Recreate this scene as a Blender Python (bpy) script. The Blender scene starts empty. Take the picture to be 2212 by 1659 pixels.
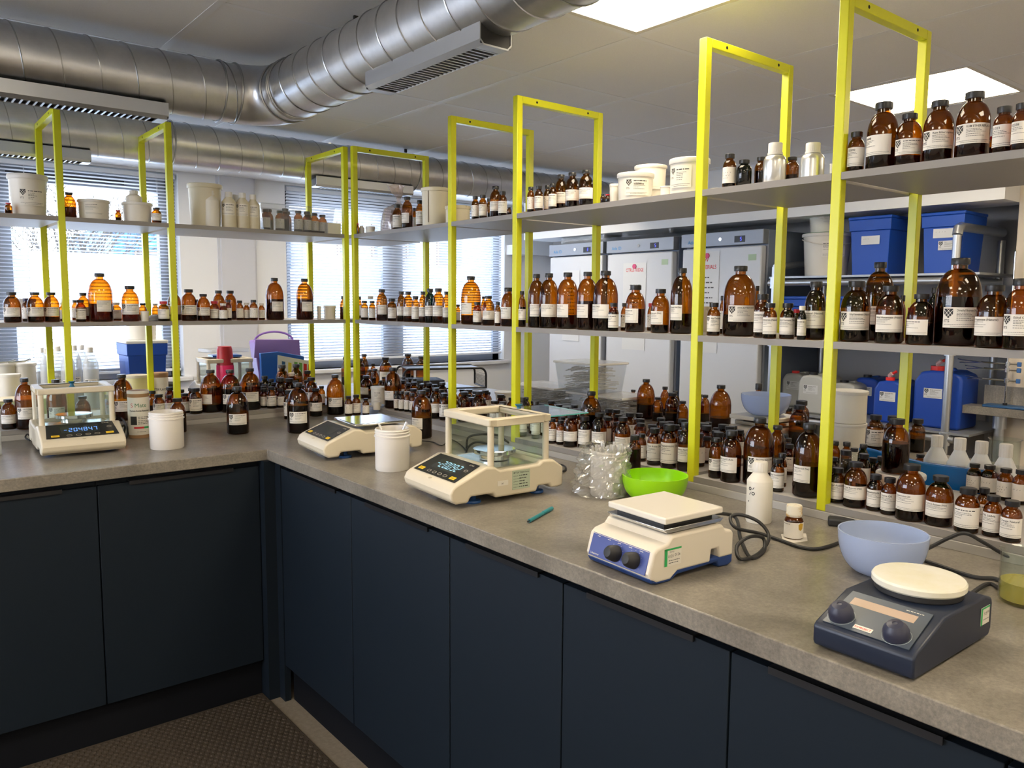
import bpy, math, random
import numpy as np
from mathutils import Vector, Matrix
random.seed(7)
PI = math.pi
SC = bpy.context.scene
COL = SC.collection

# ---------------------------------------------------------------- camera
W, H, FPX = 2212, 1659, 1727.41
CAM = Vector((-1.1585, -2.8969, 1.4912))
YAW, PITCH, ROLL = -0.6809, -0.1029, 0.0068
fwd = Vector((-math.sin(YAW) * math.cos(PITCH), math.cos(YAW) * math.cos(PITCH), math.sin(PITCH)))
r0 = fwd.cross(Vector((0, 0, 1))).normalized()
u0 = r0.cross(fwd)
right = math.cos(ROLL) * r0 + math.sin(ROLL) * u0
up = -math.sin(ROLL) * r0 + math.cos(ROLL) * u0
cam = bpy.data.cameras.new('camera')
camo = bpy.data.objects.new('camera', cam)
COL.objects.link(camo)
cam.sensor_fit = 'HORIZONTAL'
cam.sensor_width = 36.0
cam.lens = 36.0 * FPX / W
cam.clip_start = 0.05
m = Matrix((right, up, -fwd)).transposed().to_4x4()
m.translation = CAM
camo.matrix_world = m
SC.camera = camo

# ---------------------------------------------------------------- daylight, exposure
wd = bpy.data.worlds.new('sky')
SC.world = wd
wd.use_nodes = True
_n = wd.node_tree
_bg = _n.nodes['Background']
SKY = 11.0
_tc = _n.nodes.new('ShaderNodeTexCoord')
_sep = _n.nodes.new('ShaderNodeSeparateXYZ')
_rmp = _n.nodes.new('ShaderNodeValToRGB')
_n.links.new(_tc.outputs['Generated'], _sep.inputs[0])
_n.links.new(_sep.outputs['Z'], _rmp.inputs[0])
_rmp.color_ramp.elements[0].position = 0.0
_rmp.color_ramp.elements[0].color = (0.82, 0.86, 0.95, 1)
_rmp.color_ramp.elements[1].position = 0.6
_rmp.color_ramp.elements[1].color = (0.66, 0.78, 1.0, 1)
_n.links.new(_rmp.outputs['Color'], _bg.inputs['Color'])
_bg.inputs['Strength'].default_value = SKY
SC.view_settings.view_transform = 'Standard'
SC.view_settings.look = 'None'
SC.view_settings.gamma = 1.0
SC.view_settings.use_curve_mapping = False
SC.view_settings.exposure = 0.4
SC.cycles.max_bounces = 12
SC.cycles.diffuse_bounces = 4
SC.cycles.glossy_bounces = 4
SC.cycles.transmission_bounces = 8
SC.cycles.transparent_max_bounces = 40
SC.cycles.sample_clamp_indirect = 4.0
SC.cycles.caustics_reflective = False
SC.cycles.caustics_refractive = False
SC.cycles.use_denoising = True
PANEL = 15.5                                  # radiance of the ceiling light panels

# ---------------------------------------------------------------- place constants (metres)
CZ = 0.929            # worktop top
XF, XR = 0.7646, 1.2112   # right wing shelving: front and back of the frames
YF, YR = 0.7802, 1.2244   # left wing shelving
S1, S2, PZ = 1.8186, 1.3945, 0.9697      # upper shelf, middle shelf, lower platform
FY = [0.7349, -0.1158, -0.544, -1.3976, -1.8254]
FX = [0.748, -0.1028, -0.526]
TOP = 2.2485
ZC = 2.391
FZ = -.05              # floor level
YB = 3.1              # back wall
XW = 4.13             # right wall


def ray(px, py):
    return fwd + right * ((px - W / 2) / FPX) - up * ((py - H / 2) / FPX)


def at(px, py, x=None, y=None, z=None):
    """the point of the plane x=, y= or z= that a viewing direction meets"""
    v = ray(px, py)
    if x is not None: t = (x - CAM.x) / v.x
    elif y is not None: t = (y - CAM.y) / v.y
    else: t = (z - CAM.z) / v.z
    return CAM + v * t


# ---------------------------------------------------------------- materials
MATS = {}


def mat(name, col, rough=0.5, metal=0.0, spec=0.5, noise=None, bump=None, coat=0.0, emit=None, es=0.0, trans=0.0, ior=1.45, sss=0.0):
    if name in MATS: return MATS[name]
    m_ = bpy.data.materials.new(name)
    m_.use_nodes = True
    nt = m_.node_tree
    b = nt.nodes['Principled BSDF']
    b.inputs['Base Color'].default_value = (*col, 1)
    b.inputs['Roughness'].default_value = rough
    b.inputs['Metallic'].default_value = metal
    b.inputs['Specular IOR Level'].default_value = spec
    b.inputs['Coat Weight'].default_value = coat
    b.inputs['Transmission Weight'].default_value = trans
    b.inputs['IOR'].default_value = ior
    if sss:
        b.inputs['Subsurface Weight'].default_value = sss
        b.inputs['Subsurface Radius'].default_value = (.02, .02, .02)
    if emit:
        b.inputs['Emission Color'].default_value = (*emit, 1)
        b.inputs['Emission Strength'].default_value = es
    if noise:      # (scale, second colour, low, high)
        tc = nt.nodes.new('ShaderNodeTexCoord')
        nz = nt.nodes.new('ShaderNodeTexNoise')
        nz.inputs['Scale'].default_value = noise[0]
        nz.inputs['Detail'].default_value = 6
        nz.inputs['Roughness'].default_value = .65
        nt.links.new(tc.outputs['Object'], nz.inputs['Vector'])
        cr = nt.nodes.new('ShaderNodeValToRGB')
        cr.color_ramp.elements[0].position = noise[2]
        cr.color_ramp.elements[1].position = noise[3]
        cr.color_ramp.elements[0].color = (*col, 1)
        cr.color_ramp.elements[1].color = (*noise[1], 1)
        nt.links.new(nz.outputs['Fac'], cr.inputs[0])
        nt.links.new(cr.outputs[0], b.inputs['Base Color'])
    if bump:       # (scale, strength)
        tc = nt.nodes.new('ShaderNodeTexCoord')
        nz = nt.nodes.new('ShaderNodeTexNoise')
        nz.inputs['Scale'].default_value = bump[0]
        nz.inputs['Detail'].default_value = 3
        nt.links.new(tc.outputs['Object'], nz.inputs['Vector'])
        bp = nt.nodes.new('ShaderNodeBump')
        bp.inputs['Strength'].default_value = bump[1]
        bp.inputs['Distance'].default_value = .002
        nt.links.new(nz.outputs['Fac'], bp.inputs['Height'])
        nt.links.new(bp.outputs[0], b.inputs['Normal'])
    MATS[name] = m_
    return m_


def thin(name, tint, rough=0.03, base=0.04, haze=None, deep=0):
    """thin clear wall: tinted see-through with a fresnel gloss, optional milky share"""
    if name in MATS: return MATS[name]
    m_ = bpy.data.materials.new(name)
    m_.use_nodes = True
    nt = m_.node_tree
    nt.nodes.remove(nt.nodes['Principled BSDF'])
    out = nt.nodes['Material Output']
    tr = nt.nodes.new('ShaderNodeBsdfTransparent')
    tr.inputs[0].default_value = (*tint, 1)
    if deep:      # longer path through the wall towards the rim of a round glass
        lf = nt.nodes.new('ShaderNodeLayerWeight'); lf.inputs[0].default_value = .35
        mt = nt.nodes.new('ShaderNodeMix'); mt.data_type = 'RGBA'
        mt.inputs[6].default_value = (*tint, 1); mt.inputs[7].default_value = tuple(c ** deep for c in tint) + (1,)
        nt.links.new(lf.outputs['Facing'], mt.inputs[0]); nt.links.new(mt.outputs[2], tr.inputs[0])
    src = tr.outputs[0]
    if haze:      # (colour, share)
        df = nt.nodes.new('ShaderNodeBsdfDiffuse')
        df.inputs[0].default_value = (*haze[0], 1)
        mx0 = nt.nodes.new('ShaderNodeMixShader')
        mx0.inputs[0].default_value = haze[1]
        nt.links.new(src, mx0.inputs[1]); nt.links.new(df.outputs[0], mx0.inputs[2])
        src = mx0.outputs[0]
    gl = nt.nodes.new('ShaderNodeBsdfGlossy')
    gl.inputs['Roughness'].default_value = rough
    lw = nt.nodes.new('ShaderNodeLayerWeight')
    lw.inputs[0].default_value = .5
    pw = nt.nodes.new('ShaderNodeMath'); pw.operation = 'POWER'; pw.inputs[1].default_value = 5.0
    nt.links.new(lw.outputs['Facing'], pw.inputs[0])
    ma = nt.nodes.new('ShaderNodeMath'); ma.operation = 'MULTIPLY_ADD'
    ma.inputs[1].default_value = .9; ma.inputs[2].default_value = base
    nt.links.new(pw.outputs[0], ma.inputs[0])
    mx = nt.nodes.new('ShaderNodeMixShader')
    nt.links.new(ma.outputs[0], mx.inputs[0]); nt.links.new(src, mx.inputs[1]); nt.links.new(gl.outputs[0], mx.inputs[2])
    nt.links.new(mx.outputs[0], out.inputs['Surface'])
    MATS[name] = m_
    return m_


def glow(name, col, s):
    if name in MATS: return MATS[name]
    m_ = bpy.data.materials.new(name)
    m_.use_nodes = True
    nt = m_.node_tree
    nt.nodes.remove(nt.nodes['Principled BSDF'])
    e = nt.nodes.new('ShaderNodeEmission')
    e.inputs[0].default_value = (*col, 1); e.inputs[1].default_value = s
    nt.links.new(e.outputs[0], nt.nodes['Material Output'].inputs['Surface'])
    MATS[name] = m_
    return m_


def frosted(name, col):
    m_ = bpy.data.materials.new(name)
    m_.use_nodes = True
    nt = m_.node_tree
    nt.nodes.remove(nt.nodes['Principled BSDF'])
    e = nt.nodes.new('ShaderNodeBsdfTranslucent')
    e.inputs[0].default_value = (*col, 1)
    nt.links.new(e.outputs[0], nt.nodes['Material Output'].inputs['Surface'])
    MATS[name] = m_
    return m_


amber = thin('amber_glass', (.62, .31, .04), .04, .05, None, 3.5)
amber_liquid = thin('liquid_in_amber', (.17, .075, .03), .3, .0)
clear = thin('clear_glass', (.93, .96, .95), .02, .05)
clear_liquid = thin('clear_liquid', (.85, .87, .85), .1, .02)
black_glass = thin('dark_green_glass', (.05, .10, .07), .04, .05)
shield_glass = thin('draft_shield_glass', (.93, .97, .95), .02, .035)
clear_plastic = thin('clear_plastic', (.93, .94, .95), .10, .05, ((.7, .72, .74), .05))
bag_plastic = thin('thin_bag_plastic', (.93, .93, .92), .10, .17, ((.85, .84, .8), .10))
frost_plastic = thin('milky_plastic', (.75, .78, .80), .3, .03, ((.85, .86, .87), .45))
blue_plastic_thin = thin('translucent_blue_plastic', (.60, .70, .92), .25, .05, ((.50, .58, .76), .62))
yellow_liquid = thin('yellow_liquid', (.80, .72, .22), .1, .02, ((.75, .68, .2), .35))
paper = mat('label_paper', (.76, .72, .66), .7)
ink = mat('ink_black', (.02, .02, .022), .6)
ink_grey = mat('ink_grey', (.10, .10, .10), .7)
ink_blue = mat('ink_blue', (.02, .12, .35), .6)
ink_red = mat('ink_red', (.6, .03, .04), .6)
white = mat('white_plastic', (.70, .66, .58), .4)
cream = mat('cream_plastic', (.62, .56, .42), .4)
white_cool = mat('white_hdpe', (.66, .67, .68), .45)
lid_white = mat('lid_white', (.68, .65, .60), .4)
black = mat('black_plastic', (.012, .012, .014), .35)
black_matte = mat('black_rubber', (.018, .018, .02), .55)
navy_cap = mat('dark_blue_cap', (.02, .02, .06), .4)
red = mat('red_cap', (.42, .02, .03), .35)
bright_red = mat('bright_red_plastic', (.75, .03, .03), .35)
yellow_frame = mat('yellow_green_powder_coat', (.60, .61, .013), .32, spec=.5)
board = mat('grey_laminate', (.42, .40, .385), .45)
board_edge = mat('grey_edge_band', (.24, .22, .205), .5)
wall_m = mat('wall_paint', (.82, .82, .82), .8)
wall_cream = mat('wall_paint_cream', (.66, .58, .48), .8)
wall_grey = mat('wall_paint_grey', (.50, .50, .51), .8)
steel = mat('galvanised_steel', (.72, .73, .75), .33, 1.0, noise=(7, (.55, .56, .58), .35, .7))
steel_seam = mat('duct_seam', (.42, .43, .44), .35, 1.0)
pipe_m = mat('pipe_steel', (.55, .57, .6), .35, .9)
chrome = mat('polished_steel', (.72, .72, .72), .12, 1.0)
brushed = mat('brushed_steel', (.68, .67, .65), .22, 1.0)
alu = mat('aluminium_bottle', (.70, .70, .68), .30, .9)
alu_frame = mat('aluminium_window_frame', (.22, .24, .28), .45, .2)
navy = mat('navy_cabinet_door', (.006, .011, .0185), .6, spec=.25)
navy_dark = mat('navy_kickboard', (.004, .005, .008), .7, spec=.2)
gap_black = mat('shadow_gap_black', (.003, .003, .004), .8)
blue_tub = mat('blue_plastic', (.01, .07, .42), .35)
blue_can = mat('blue_canister', (.012, .06, .38), .4)
blue_foot = mat('blue_rubber_foot', (.01, .06, .20), .5)
instr = mat('instrument_ivory', (.62, .55, .42), .38)
instr_white = mat('instrument_white', (.66, .60, .50), .35)
instr_blue = mat('instrument_blue', (.012, .04, .16), .4)
panel_blue = mat('control_panel_blue', (.04, .06, .24), .35)
dark_navy = mat('dark_navy_plastic', (.010, .016, .035), .4)
yellow_key = mat('yellow_key', (.80, .52, .02), .5)
panel_black = mat('control_panel_black', (.015, .016, .018), .25)
lcd = mat('lcd_window', (.03, .035, .035), .15)
blind_m = mat('blind_slat_white', (.74, .76, .80), .5)
green_bowl = mat('lime_green_plastic', (.28, .62, .005), .3)
purple = mat('purple_plastic', (.22, .12, .40), .4)
pink = mat('pink_plastic', (.85, .03, .14), .3, emit=None)
card = mat('cardboard_brown', (.30, .17, .08), .7)
rust = mat('rust_stain', (.30, .12, .04), .8)
teal = mat('teal_plastic', (.02, .20, .24), .35)
LITE = glow('led_panel_diffuser', (1.0, .86, .64), PANEL)
digit_blue = glow('display_digit_blue', (.15, .35, 1.0), 1.6)
digit_pale = glow('display_digit_pale', (.45, .75, .85), 1.0)
led_blue = glow('fridge_digit_blue', (.10, .12, 1.0), 2.5)


# worktop: mottled grey-brown concrete look
def concrete():
    m_ = bpy.data.materials.new('concrete_laminate')
    m_.use_nodes = True
    nt = m_.node_tree
    b = nt.nodes['Principled BSDF']
    tc = nt.nodes.new('ShaderNodeTexCoord')
    n1 = nt.nodes.new('ShaderNodeTexNoise'); n1.inputs['Scale'].default_value = 5; n1.inputs['Detail'].default_value = 8; n1.inputs['Roughness'].default_value = .7; n1.inputs['Distortion'].default_value = .6
    n2 = nt.nodes.new('ShaderNodeTexNoise'); n2.inputs['Scale'].default_value = 130; n2.inputs['Detail'].default_value = 4; n2.inputs['Roughness'].default_value = .8
    cr = nt.nodes.new('ShaderNodeValToRGB')
    cr.color_ramp.elements[0].position = .32; cr.color_ramp.elements[0].color = (.140, .125, .105, 1)
    cr.color_ramp.elements[1].position = .72; cr.color_ramp.elements[1].color = (.31, .28, .24, 1)
    c2 = nt.nodes.new('ShaderNodeValToRGB')
    c2.color_ramp.elements[0].position = .36; c2.color_ramp.elements[0].color = (.62, .62, .62, 1)
    c2.color_ramp.elements[1].position = .70; c2.color_ramp.elements[1].color = (1.22, 1.2, 1.16, 1)
    mx = nt.nodes.new('ShaderNodeMix'); mx.data_type = 'RGBA'; mx.blend_type = 'MULTIPLY'; mx.inputs[0].default_value = .8
    for n_ in (n1, n2): nt.links.new(tc.outputs['Object'], n_.inputs['Vector'])
    nt.links.new(n1.outputs['Fac'], cr.inputs[0]); nt.links.new(n2.outputs['Fac'], c2.inputs[0])
    nt.links.new(cr.outputs[0], mx.inputs[6]); nt.links.new(c2.outputs[0], mx.inputs[7])
    nt.links.new(mx.outputs[2], b.inputs['Base Color'])
    b.inputs['Roughness'].default_value = .29
    b.inputs['Specular IOR Level'].default_value = .5
    MATS['concrete_laminate'] = m_
    return m_


worktop_m = concrete()


# ---------------------------------------------------------------- mesh builder
class MB:
    def __init__(s, mats=None):
        s.v, s.f, s.m = [], [], []
        s.mats = list(mats) if mats else []

    def mi(s, m_):
        if m_ is None: return 0
        if m_ not in s.mats: s.mats.append(m_)
        return s.mats.index(m_)

    def add(s, vs, fs, m_=None):
        o = len(s.v); k = s.mi(m_)
        s.v += [tuple(v) for v in vs]
        s.f += [tuple(i + o for i in f) for f in fs]
        s.m += [k] * len(fs)
        return s

    def box(s, a, b, m_=None):
        x0, y0, z0 = a; x1, y1, z1 = b
        if x0 > x1: x0, x1 = x1, x0
        if y0 > y1: y0, y1 = y1, y0
        if z0 > z1: z0, z1 = z1, z0
        vs = [(x0, y0, z0), (x1, y0, z0), (x1, y1, z0), (x0, y1, z0), (x0, y0, z1), (x1, y0, z1), (x1, y1, z1), (x0, y1, z1)]
        return s.add(vs, [(0, 3, 2, 1), (4, 5, 6, 7), (0, 1, 5, 4), (1, 2, 6, 5), (2, 3, 7, 6), (3, 0, 4, 7)], m_)

    def lathe(s, prof, n=24, m_=None, c=(0, 0, 0), sx=1, sy=1):
        vs, fs = [], []
        k = len(prof)
        for i in range(n):
            a = 2 * PI * i / n
            for r, z in prof: vs.append((c[0] + sx * r * math.cos(a), c[1] + sy * r * math.sin(a), c[2] + z))
        for i in range(n):
            j = (i + 1) % n
            for q in range(k - 1):
                if prof[q][0] < 1e-7 and prof[q + 1][0] < 1e-7: continue
                fs.append((i * k + q, j * k + q, j * k + q + 1, i * k + q + 1))
        return s.add(vs, fs, m_)

    def cyl(s, c, r, h, n=20, m_=None, r2=None):
        r2 = r if r2 is None else r2
        return s.lathe([(0, 0), (r, 0), (r2, h), (0, h)], n, m_, c)

    def tube(s, pts, r, n=8, m_=None, closed=False):
        P = [Vector(p) for p in pts]; N = len(P)
        vs, fs = [], []
        prev = None
        for i in range(N):
            if closed: t = (P[(i + 1) % N] - P[i - 1])
            else: t = (P[min(i + 1, N - 1)] - P[max(i - 1, 0)])
            t.normalize()
            if prev is None:
                ref = Vector((0, 0, 1)) if abs(t.z) < .9 else Vector((1, 0, 0))
                a = t.cross(ref).normalized()
            else:
                a = (prev - t * prev.dot(t))
                a = a.normalized() if a.length > 1e-6 else t.orthogonal().normalized()
            prev = a
            b = t.cross(a)
            for j in range(n):
                q = 2 * PI * j / n
                vs.append(P[i] + (a * math.cos(q) + b * math.sin(q)) * r)
        M = N if closed else N - 1
        for i in range(M):
            i2 = (i + 1) % N
            for j in range(n):
                j2 = (j + 1) % n
                fs.append((i * n + j, i2 * n + j, i2 * n + j2, i * n + j2))
        if not closed:
            fs.append(tuple(reversed(range(n)))); fs.append(tuple((N - 1) * n + j for j in range(n)))
        return s.add(vs, fs, m_)

    def prism(s, poly, axis, a, b, m_=None):
        """poly: 2D points in the plane across axis, pushed from a to b"""
        def P(u, v, w): return {'x': (w, u, v), 'y': (u, w, v), 'z': (u, v, w)}[axis]
        n = len(poly)
        vs = [P(u, v, a) for u, v in poly] + [P(u, v, b) for u, v in poly]
        fs = [tuple(range(n)), tuple(reversed(range(n, 2 * n)))] + [(i, i + n, (i + 1) % n + n, (i + 1) % n) for i in range(n)]
        return s.add(vs, fs, m_)

    def xf(s, mtx, start=0):
        for i in range(start, len(s.v)): s.v[i] = tuple(mtx @ Vector(s.v[i]))
        return s

    def data(s, name, smooth=True, angle=35):
        me = bpy.data.meshes.new(name)
        me.from_pydata(s.v, [], s.f)
        for m_ in s.mats: me.materials.append(m_)
        me.polygons.foreach_set('material_index', s.m)
        bmfix(me)
        if smooth:
            me.polygons.foreach_set('use_smooth', [True] * len(me.polygons))
            me.set_sharp_from_angle(angle=math.radians(angle))
        me.update()
        return me

    def build(s, name, m_=None, parent=None, loc=None, rz=0, smooth=True, bevel=0, seg=2):
        if m_ is not None and not s.mats: s.mats = [m_]
        o = bpy.data.objects.new(name, s.data(name, smooth))
        COL.objects.link(o)
        if parent: o.parent = parent
        if loc is not None: o.location = loc
        if rz: o.rotation_euler = (0, 0, rz)
        if bevel:
            b = o.modifiers.new('bevel', 'BEVEL'); b.width = bevel; b.segments = seg; b.limit_method = 'ANGLE'; b.angle_limit = math.radians(40)
            b.harden_normals = False
        return o


import bmesh


def bmfix(me):
    b = bmesh.new(); b.from_mesh(me)
    bmesh.ops.remove_doubles(b, verts=b.verts, dist=1e-6)
    bmesh.ops.recalc_face_normals(b, faces=b.faces)
    b.to_mesh(me); b.free()


def tag(o, label=None, cat=None, group=None, kind=None):
    if label: o['label'] = label
    if cat: o['category'] = cat
    if group: o['group'] = group
    if kind: o['kind'] = kind
    return o


def thing(name, label, cat, loc=(0, 0, 0), rz=0, group=None):
    o = bpy.data.objects.new(name, None)
    COL.objects.link(o)
    o.empty_display_size = .05
    o.location = loc; o.rotation_euler = (0, 0, rz)
    return tag(o, label, cat, group)


def dup(root, loc, rz, label=None, group=None):
    r = root.copy(); COL.objects.link(r); r.location = loc; r.rotation_euler = (0, 0, rz)
    if label: r['label'] = label
    if group: r['group'] = group
    for ch in list(root.children):
        c = ch.copy(); COL.objects.link(c); c.parent = r
        for g in list(ch.children):
            d_ = g.copy(); COL.objects.link(d_); d_.parent = c
    return r


def struct(name, mb, m_=None, parent=None, **k):
    o = mb.build(name, m_, parent, **k)
    o['kind'] = 'structure'
    return o


# ---------------------------------------------------------------- lettering
_TXT = {}


def text2d(s, bold=0.0):
    """letters as flat triangles, 1 unit high, starting at the origin; returns verts, faces, width"""
    key = (s, bold)
    if key in _TXT: return _TXT[key]
    cu = bpy.data.curves.new('t', 'FONT')
    cu.body = s; cu.size = 1.0; cu.resolution_u = 3; cu.offset = bold
    ob = bpy.data.objects.new('t', cu)
    COL.objects.link(ob)
    dg = bpy.context.evaluated_depsgraph_get()
    me = bpy.data.meshes.new_from_object(ob.evaluated_get(dg))
    vs = [(v.co.x, v.co.y) for v in me.vertices]
    fs = [tuple(p.vertices) for p in me.polygons]
    COL.objects.unlink(ob)
    bpy.data.objects.remove(ob); bpy.data.curves.remove(cu); bpy.data.meshes.remove(me)
    wd_ = max([v[0] for v in vs] or [0])
    _TXT[key] = (vs, fs, wd_)
    return _TXT[key]


SEGS = {'0': 'abcdef', '1': 'bc', '2': 'abged', '3': 'abgcd', '4': 'fgbc', '5': 'afgcd', '6': 'afgedc', '7': 'abc', '8': 'abcdefg', '9': 'abcdfg', '-': 'g'}


def seg_digit(ch):
    """seven-segment digit in a .55 x 1 cell as quads"""
    w, h, t = .48, 1.0, .085
    q = {'a': (.05, h - t, w - .05, h), 'd': (.05, 0, w - .05, t), 'g': (.05, h / 2 - t / 2, w - .05, h / 2 + t / 2),
         'f': (0, h / 2 + .03, t, h - .04), 'e': (0, .04, t, h / 2 - .03), 'b': (w - t, h / 2 + .03, w, h - .04), 'c': (w - t, .04, w, h / 2 - .03)}
    return [q[c] for c in SEGS[ch]]


def clip(pts, a, sgn):
    """keep the part of a polygon with sgn*u >= sgn*a"""
    out = []
    for i in range(len(pts)):
        p_, q_ = pts[i], pts[(i + 1) % len(pts)]
        ip, iq = sgn * (p_[0] - a) >= -1e-9, sgn * (q_[0] - a) >= -1e-9
        if ip: out.append(p_)
        if ip != iq:
            t = (a - p_[0]) / (q_[0] - p_[0]); out.append((a, p_[1] + (q_[1] - p_[1]) * t))
    return out


class Sheet:
    """a label drawn in u (across) and v (up), later laid on a flat or round surface"""
    def __init__(s, w, h, ground=paper):
        s.w, s.h, s.el, s.ground = w, h, [], ground

    def rect(s, u0, v0, u1, v1, m_=ink, lift=1):
        s.el.append(([(u0, v0), (u1, v0), (u1, v1), (u0, v1)], [(0, 1, 2, 3)], m_, lift)); return s

    def poly(s, pts, m_=ink, lift=1):
        s.el.append((pts, [tuple(range(len(pts)))], m_, lift)); return s

    def text(s, t, u, v, size, m_=ink, bold=.02, maxw=None):
        bold = min(bold, .012)
        vs, fs, wd_ = text2d(t, bold)
        k = size
        kx = k if not maxw or wd_ * k <= maxw else maxw / wd_
        s.el.append(([(u + x * kx, v + y * k) for x, y in vs], fs, m_, 1)); return s

    def line(s, u0, u1, v, t, rng, m_=ink_grey):
        """a run of small print too fine to read"""
        u = u0
        while u < u1 - t:
            w_ = rng.uniform(1.5, 4.5) * t
            s.rect(u, v, min(u + w_, u1), v + t, m_)
            u += w_ + t * .8
        return s

    def shield(s, u, v, h, m_=ink):
        """lattice shield emblem with the letters I T S below handled by the caller"""
        w = h * .86
        s.poly([(u, v + h * .45), (u + w * .5, v), (u + w, v + h * .45), (u + w, v + h), (u, v + h)][::1], m_)
        t = h * .022
        for k in (-1, 1):
            for off in (-.2, .2):
                cx, cy = u + w / 2 + off * w, v + h * .56
                L = h * .50
                dx, dy = L * .62, L * .78
                nx, ny = t * .8 * k, -t * .6
                s.poly([(cx - dx * k - nx, cy - dy - ny), (cx + dx * k - nx, cy + dy - ny), (cx + dx * k + nx, cy + dy + ny), (cx - dx * k + nx, cy - dy + ny)], s.ground, 2)
        return s

    def round(s, mb, r, z0, ang=-PI / 2, n=10):
        """wrap on a cylinder about z, centred on angle ang"""
        R = r + .0004
        W_ = s.w
        vs, fs = [], []
        for i in range(n + 1):
            a = ang + (i / n - .5) * W_ / r
            vs += [(R * math.cos(a), R * math.sin(a), z0), (R * math.cos(a), R * math.sin(a), z0 + s.h)]
        fs = [(2 * i, 2 * i + 2, 2 * i + 3, 2 * i + 1) for i in range(n)]
        mb.add(vs, fs, s.ground)
        for pts, f_, m_, lift in s.el:
            R2 = R + .00035 * lift
            us = [q[0] for q in pts]
            if len(f_) == 1 and max(us) - min(us) > r * .1:      # cut wide shapes into strips that follow the curve
                k = int((max(us) - min(us)) / (r * .08)) + 1
                for i in range(k):
                    a0 = min(us) + (max(us) - min(us)) * i / k; a1 = min(us) + (max(us) - min(us)) * (i + 1) / k
                    c = clip(clip(pts, a0, 1), a1, -1)
                    if len(c) > 2: mb.add([(R2 * math.cos(ang + (u - W_ / 2) / r), R2 * math.sin(ang + (u - W_ / 2) / r), z0 + v) for u, v in c], [tuple(range(len(c)))], m_)
                continue
            mb.add([(R2 * math.cos(ang + (u - W_ / 2) / r), R2 * math.sin(ang + (u - W_ / 2) / r), z0 + v) for u, v in pts], f_, m_)
        return mb

    def flat(s, mb, o, ux, uy, thick=.0006, lift=.0004, base=True):
        """lay on a plane with origin o, across ux, up uy"""
        o = Vector(o); ux = Vector(ux).normalized(); uy = Vector(uy).normalized(); n = ux.cross(uy)
        if base:
            c = [o, o + ux * s.w, o + ux * s.w + uy * s.h, o + uy * s.h]
            t = n * thick
            mb.add([p for p in c] + [p + t for p in c], [(0, 3, 2, 1), (4, 5, 6, 7), (0, 1, 5, 4), (1, 2, 6, 5), (2, 3, 7, 6), (3, 0, 4, 7)], s.ground)
        else: t = n * 0
        for pts, f_, m_, l_ in s.el:
            mb.add([o + ux * u + uy * v + t + n * lift * l_ for u, v in pts], f_, m_)
        return mb


def its_sheet(w, h, title, rng, ground=paper):
    """the supplier's label: shield emblem over ITS on the left, title and small print"""
    s = Sheet(w, h, ground)
    eh = min(h * .48, w * .26)
    s.shield(w * .03, h * .93 - eh, eh)
    s.text('ITS', w * .03, h * .93 - eh - h * .19, eh * .42, bold=.01, maxw=eh * .9)
    u = w * .03 + eh + w * .05
    if title: s.text(title, u, h * .80, min(h * .15, .0095), maxw=w - u - w * .02)
    else: s.line(u, w * .9, h * .82, h * .045, rng, ink)
    t = h * .024
    for k, f in enumerate((.70, .63, .56, .46, .36)): s.line(u, u + (w - u) * rng.uniform(.3, .75), h * f, t, rng)
    s.line(w * .04, w * .94, h * .15, t * .8, rng); s.line(w * .2, w * .85, h * .07, t * .8, rng)
    return s


def plain_sheet(w, h, title, rng, ground=paper):
    s = Sheet(w, h, ground)
    if title: s.text(title, w * .05, h * .80, min(h * .15, .011), maxw=w * .9)
    else: s.line(w * .05, w * rng.uniform(.6, .9), h * .83, h * .04, rng, ink)
    t = h * .022
    for f in (.71, .64, .57, .45): s.line(w * .05, w * rng.uniform(.3, .8), h * f, t, rng)
    s.line(w * .05, w * .95, h * .14, t * .8, rng); s.line(w * .05, w * .9, h * .06, t * .8, rng)
    return s


def hand_sheet(w, h, title, rng, ground=paper):
    s = Sheet(w, h, ground)
    if title: s.text(title, w * .1, h * .6, h * .16, ink_grey, 0, maxw=w * .8)
    else:
        v = h * .62
        for k in range(3):
            u = w * .12
            for j in range(4):
                s.poly([(u, v), (u + w * .03, v + h * .07), (u + w * .045, v + h * .06), (u + w * .015, v - h * .01)], ink_grey)
                u += w * rng.uniform(.06, .18)
            v -= h * .17
            if rng.random() < .5: break
    return s

# ================================================================ the room
XL, YN = -4.2, -5.6         # far left wall and the wall behind the camera
floor_m = mat('vinyl_floor', (.20, .165, .125), .5, noise=(60, (.25, .21, .165), .4, .65))
ceil_m = mat('ceiling_tile', (.87, .86, .85), .9, noise=(300, (.84, .83, .82), .45, .55))
tbar_m = mat('ceiling_bar_white', (.85, .85, .86), .5)
struct('floor', MB().box((XL, YN, FZ - .06), (XW + .1, YB + .2, FZ)), floor_m)

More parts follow.
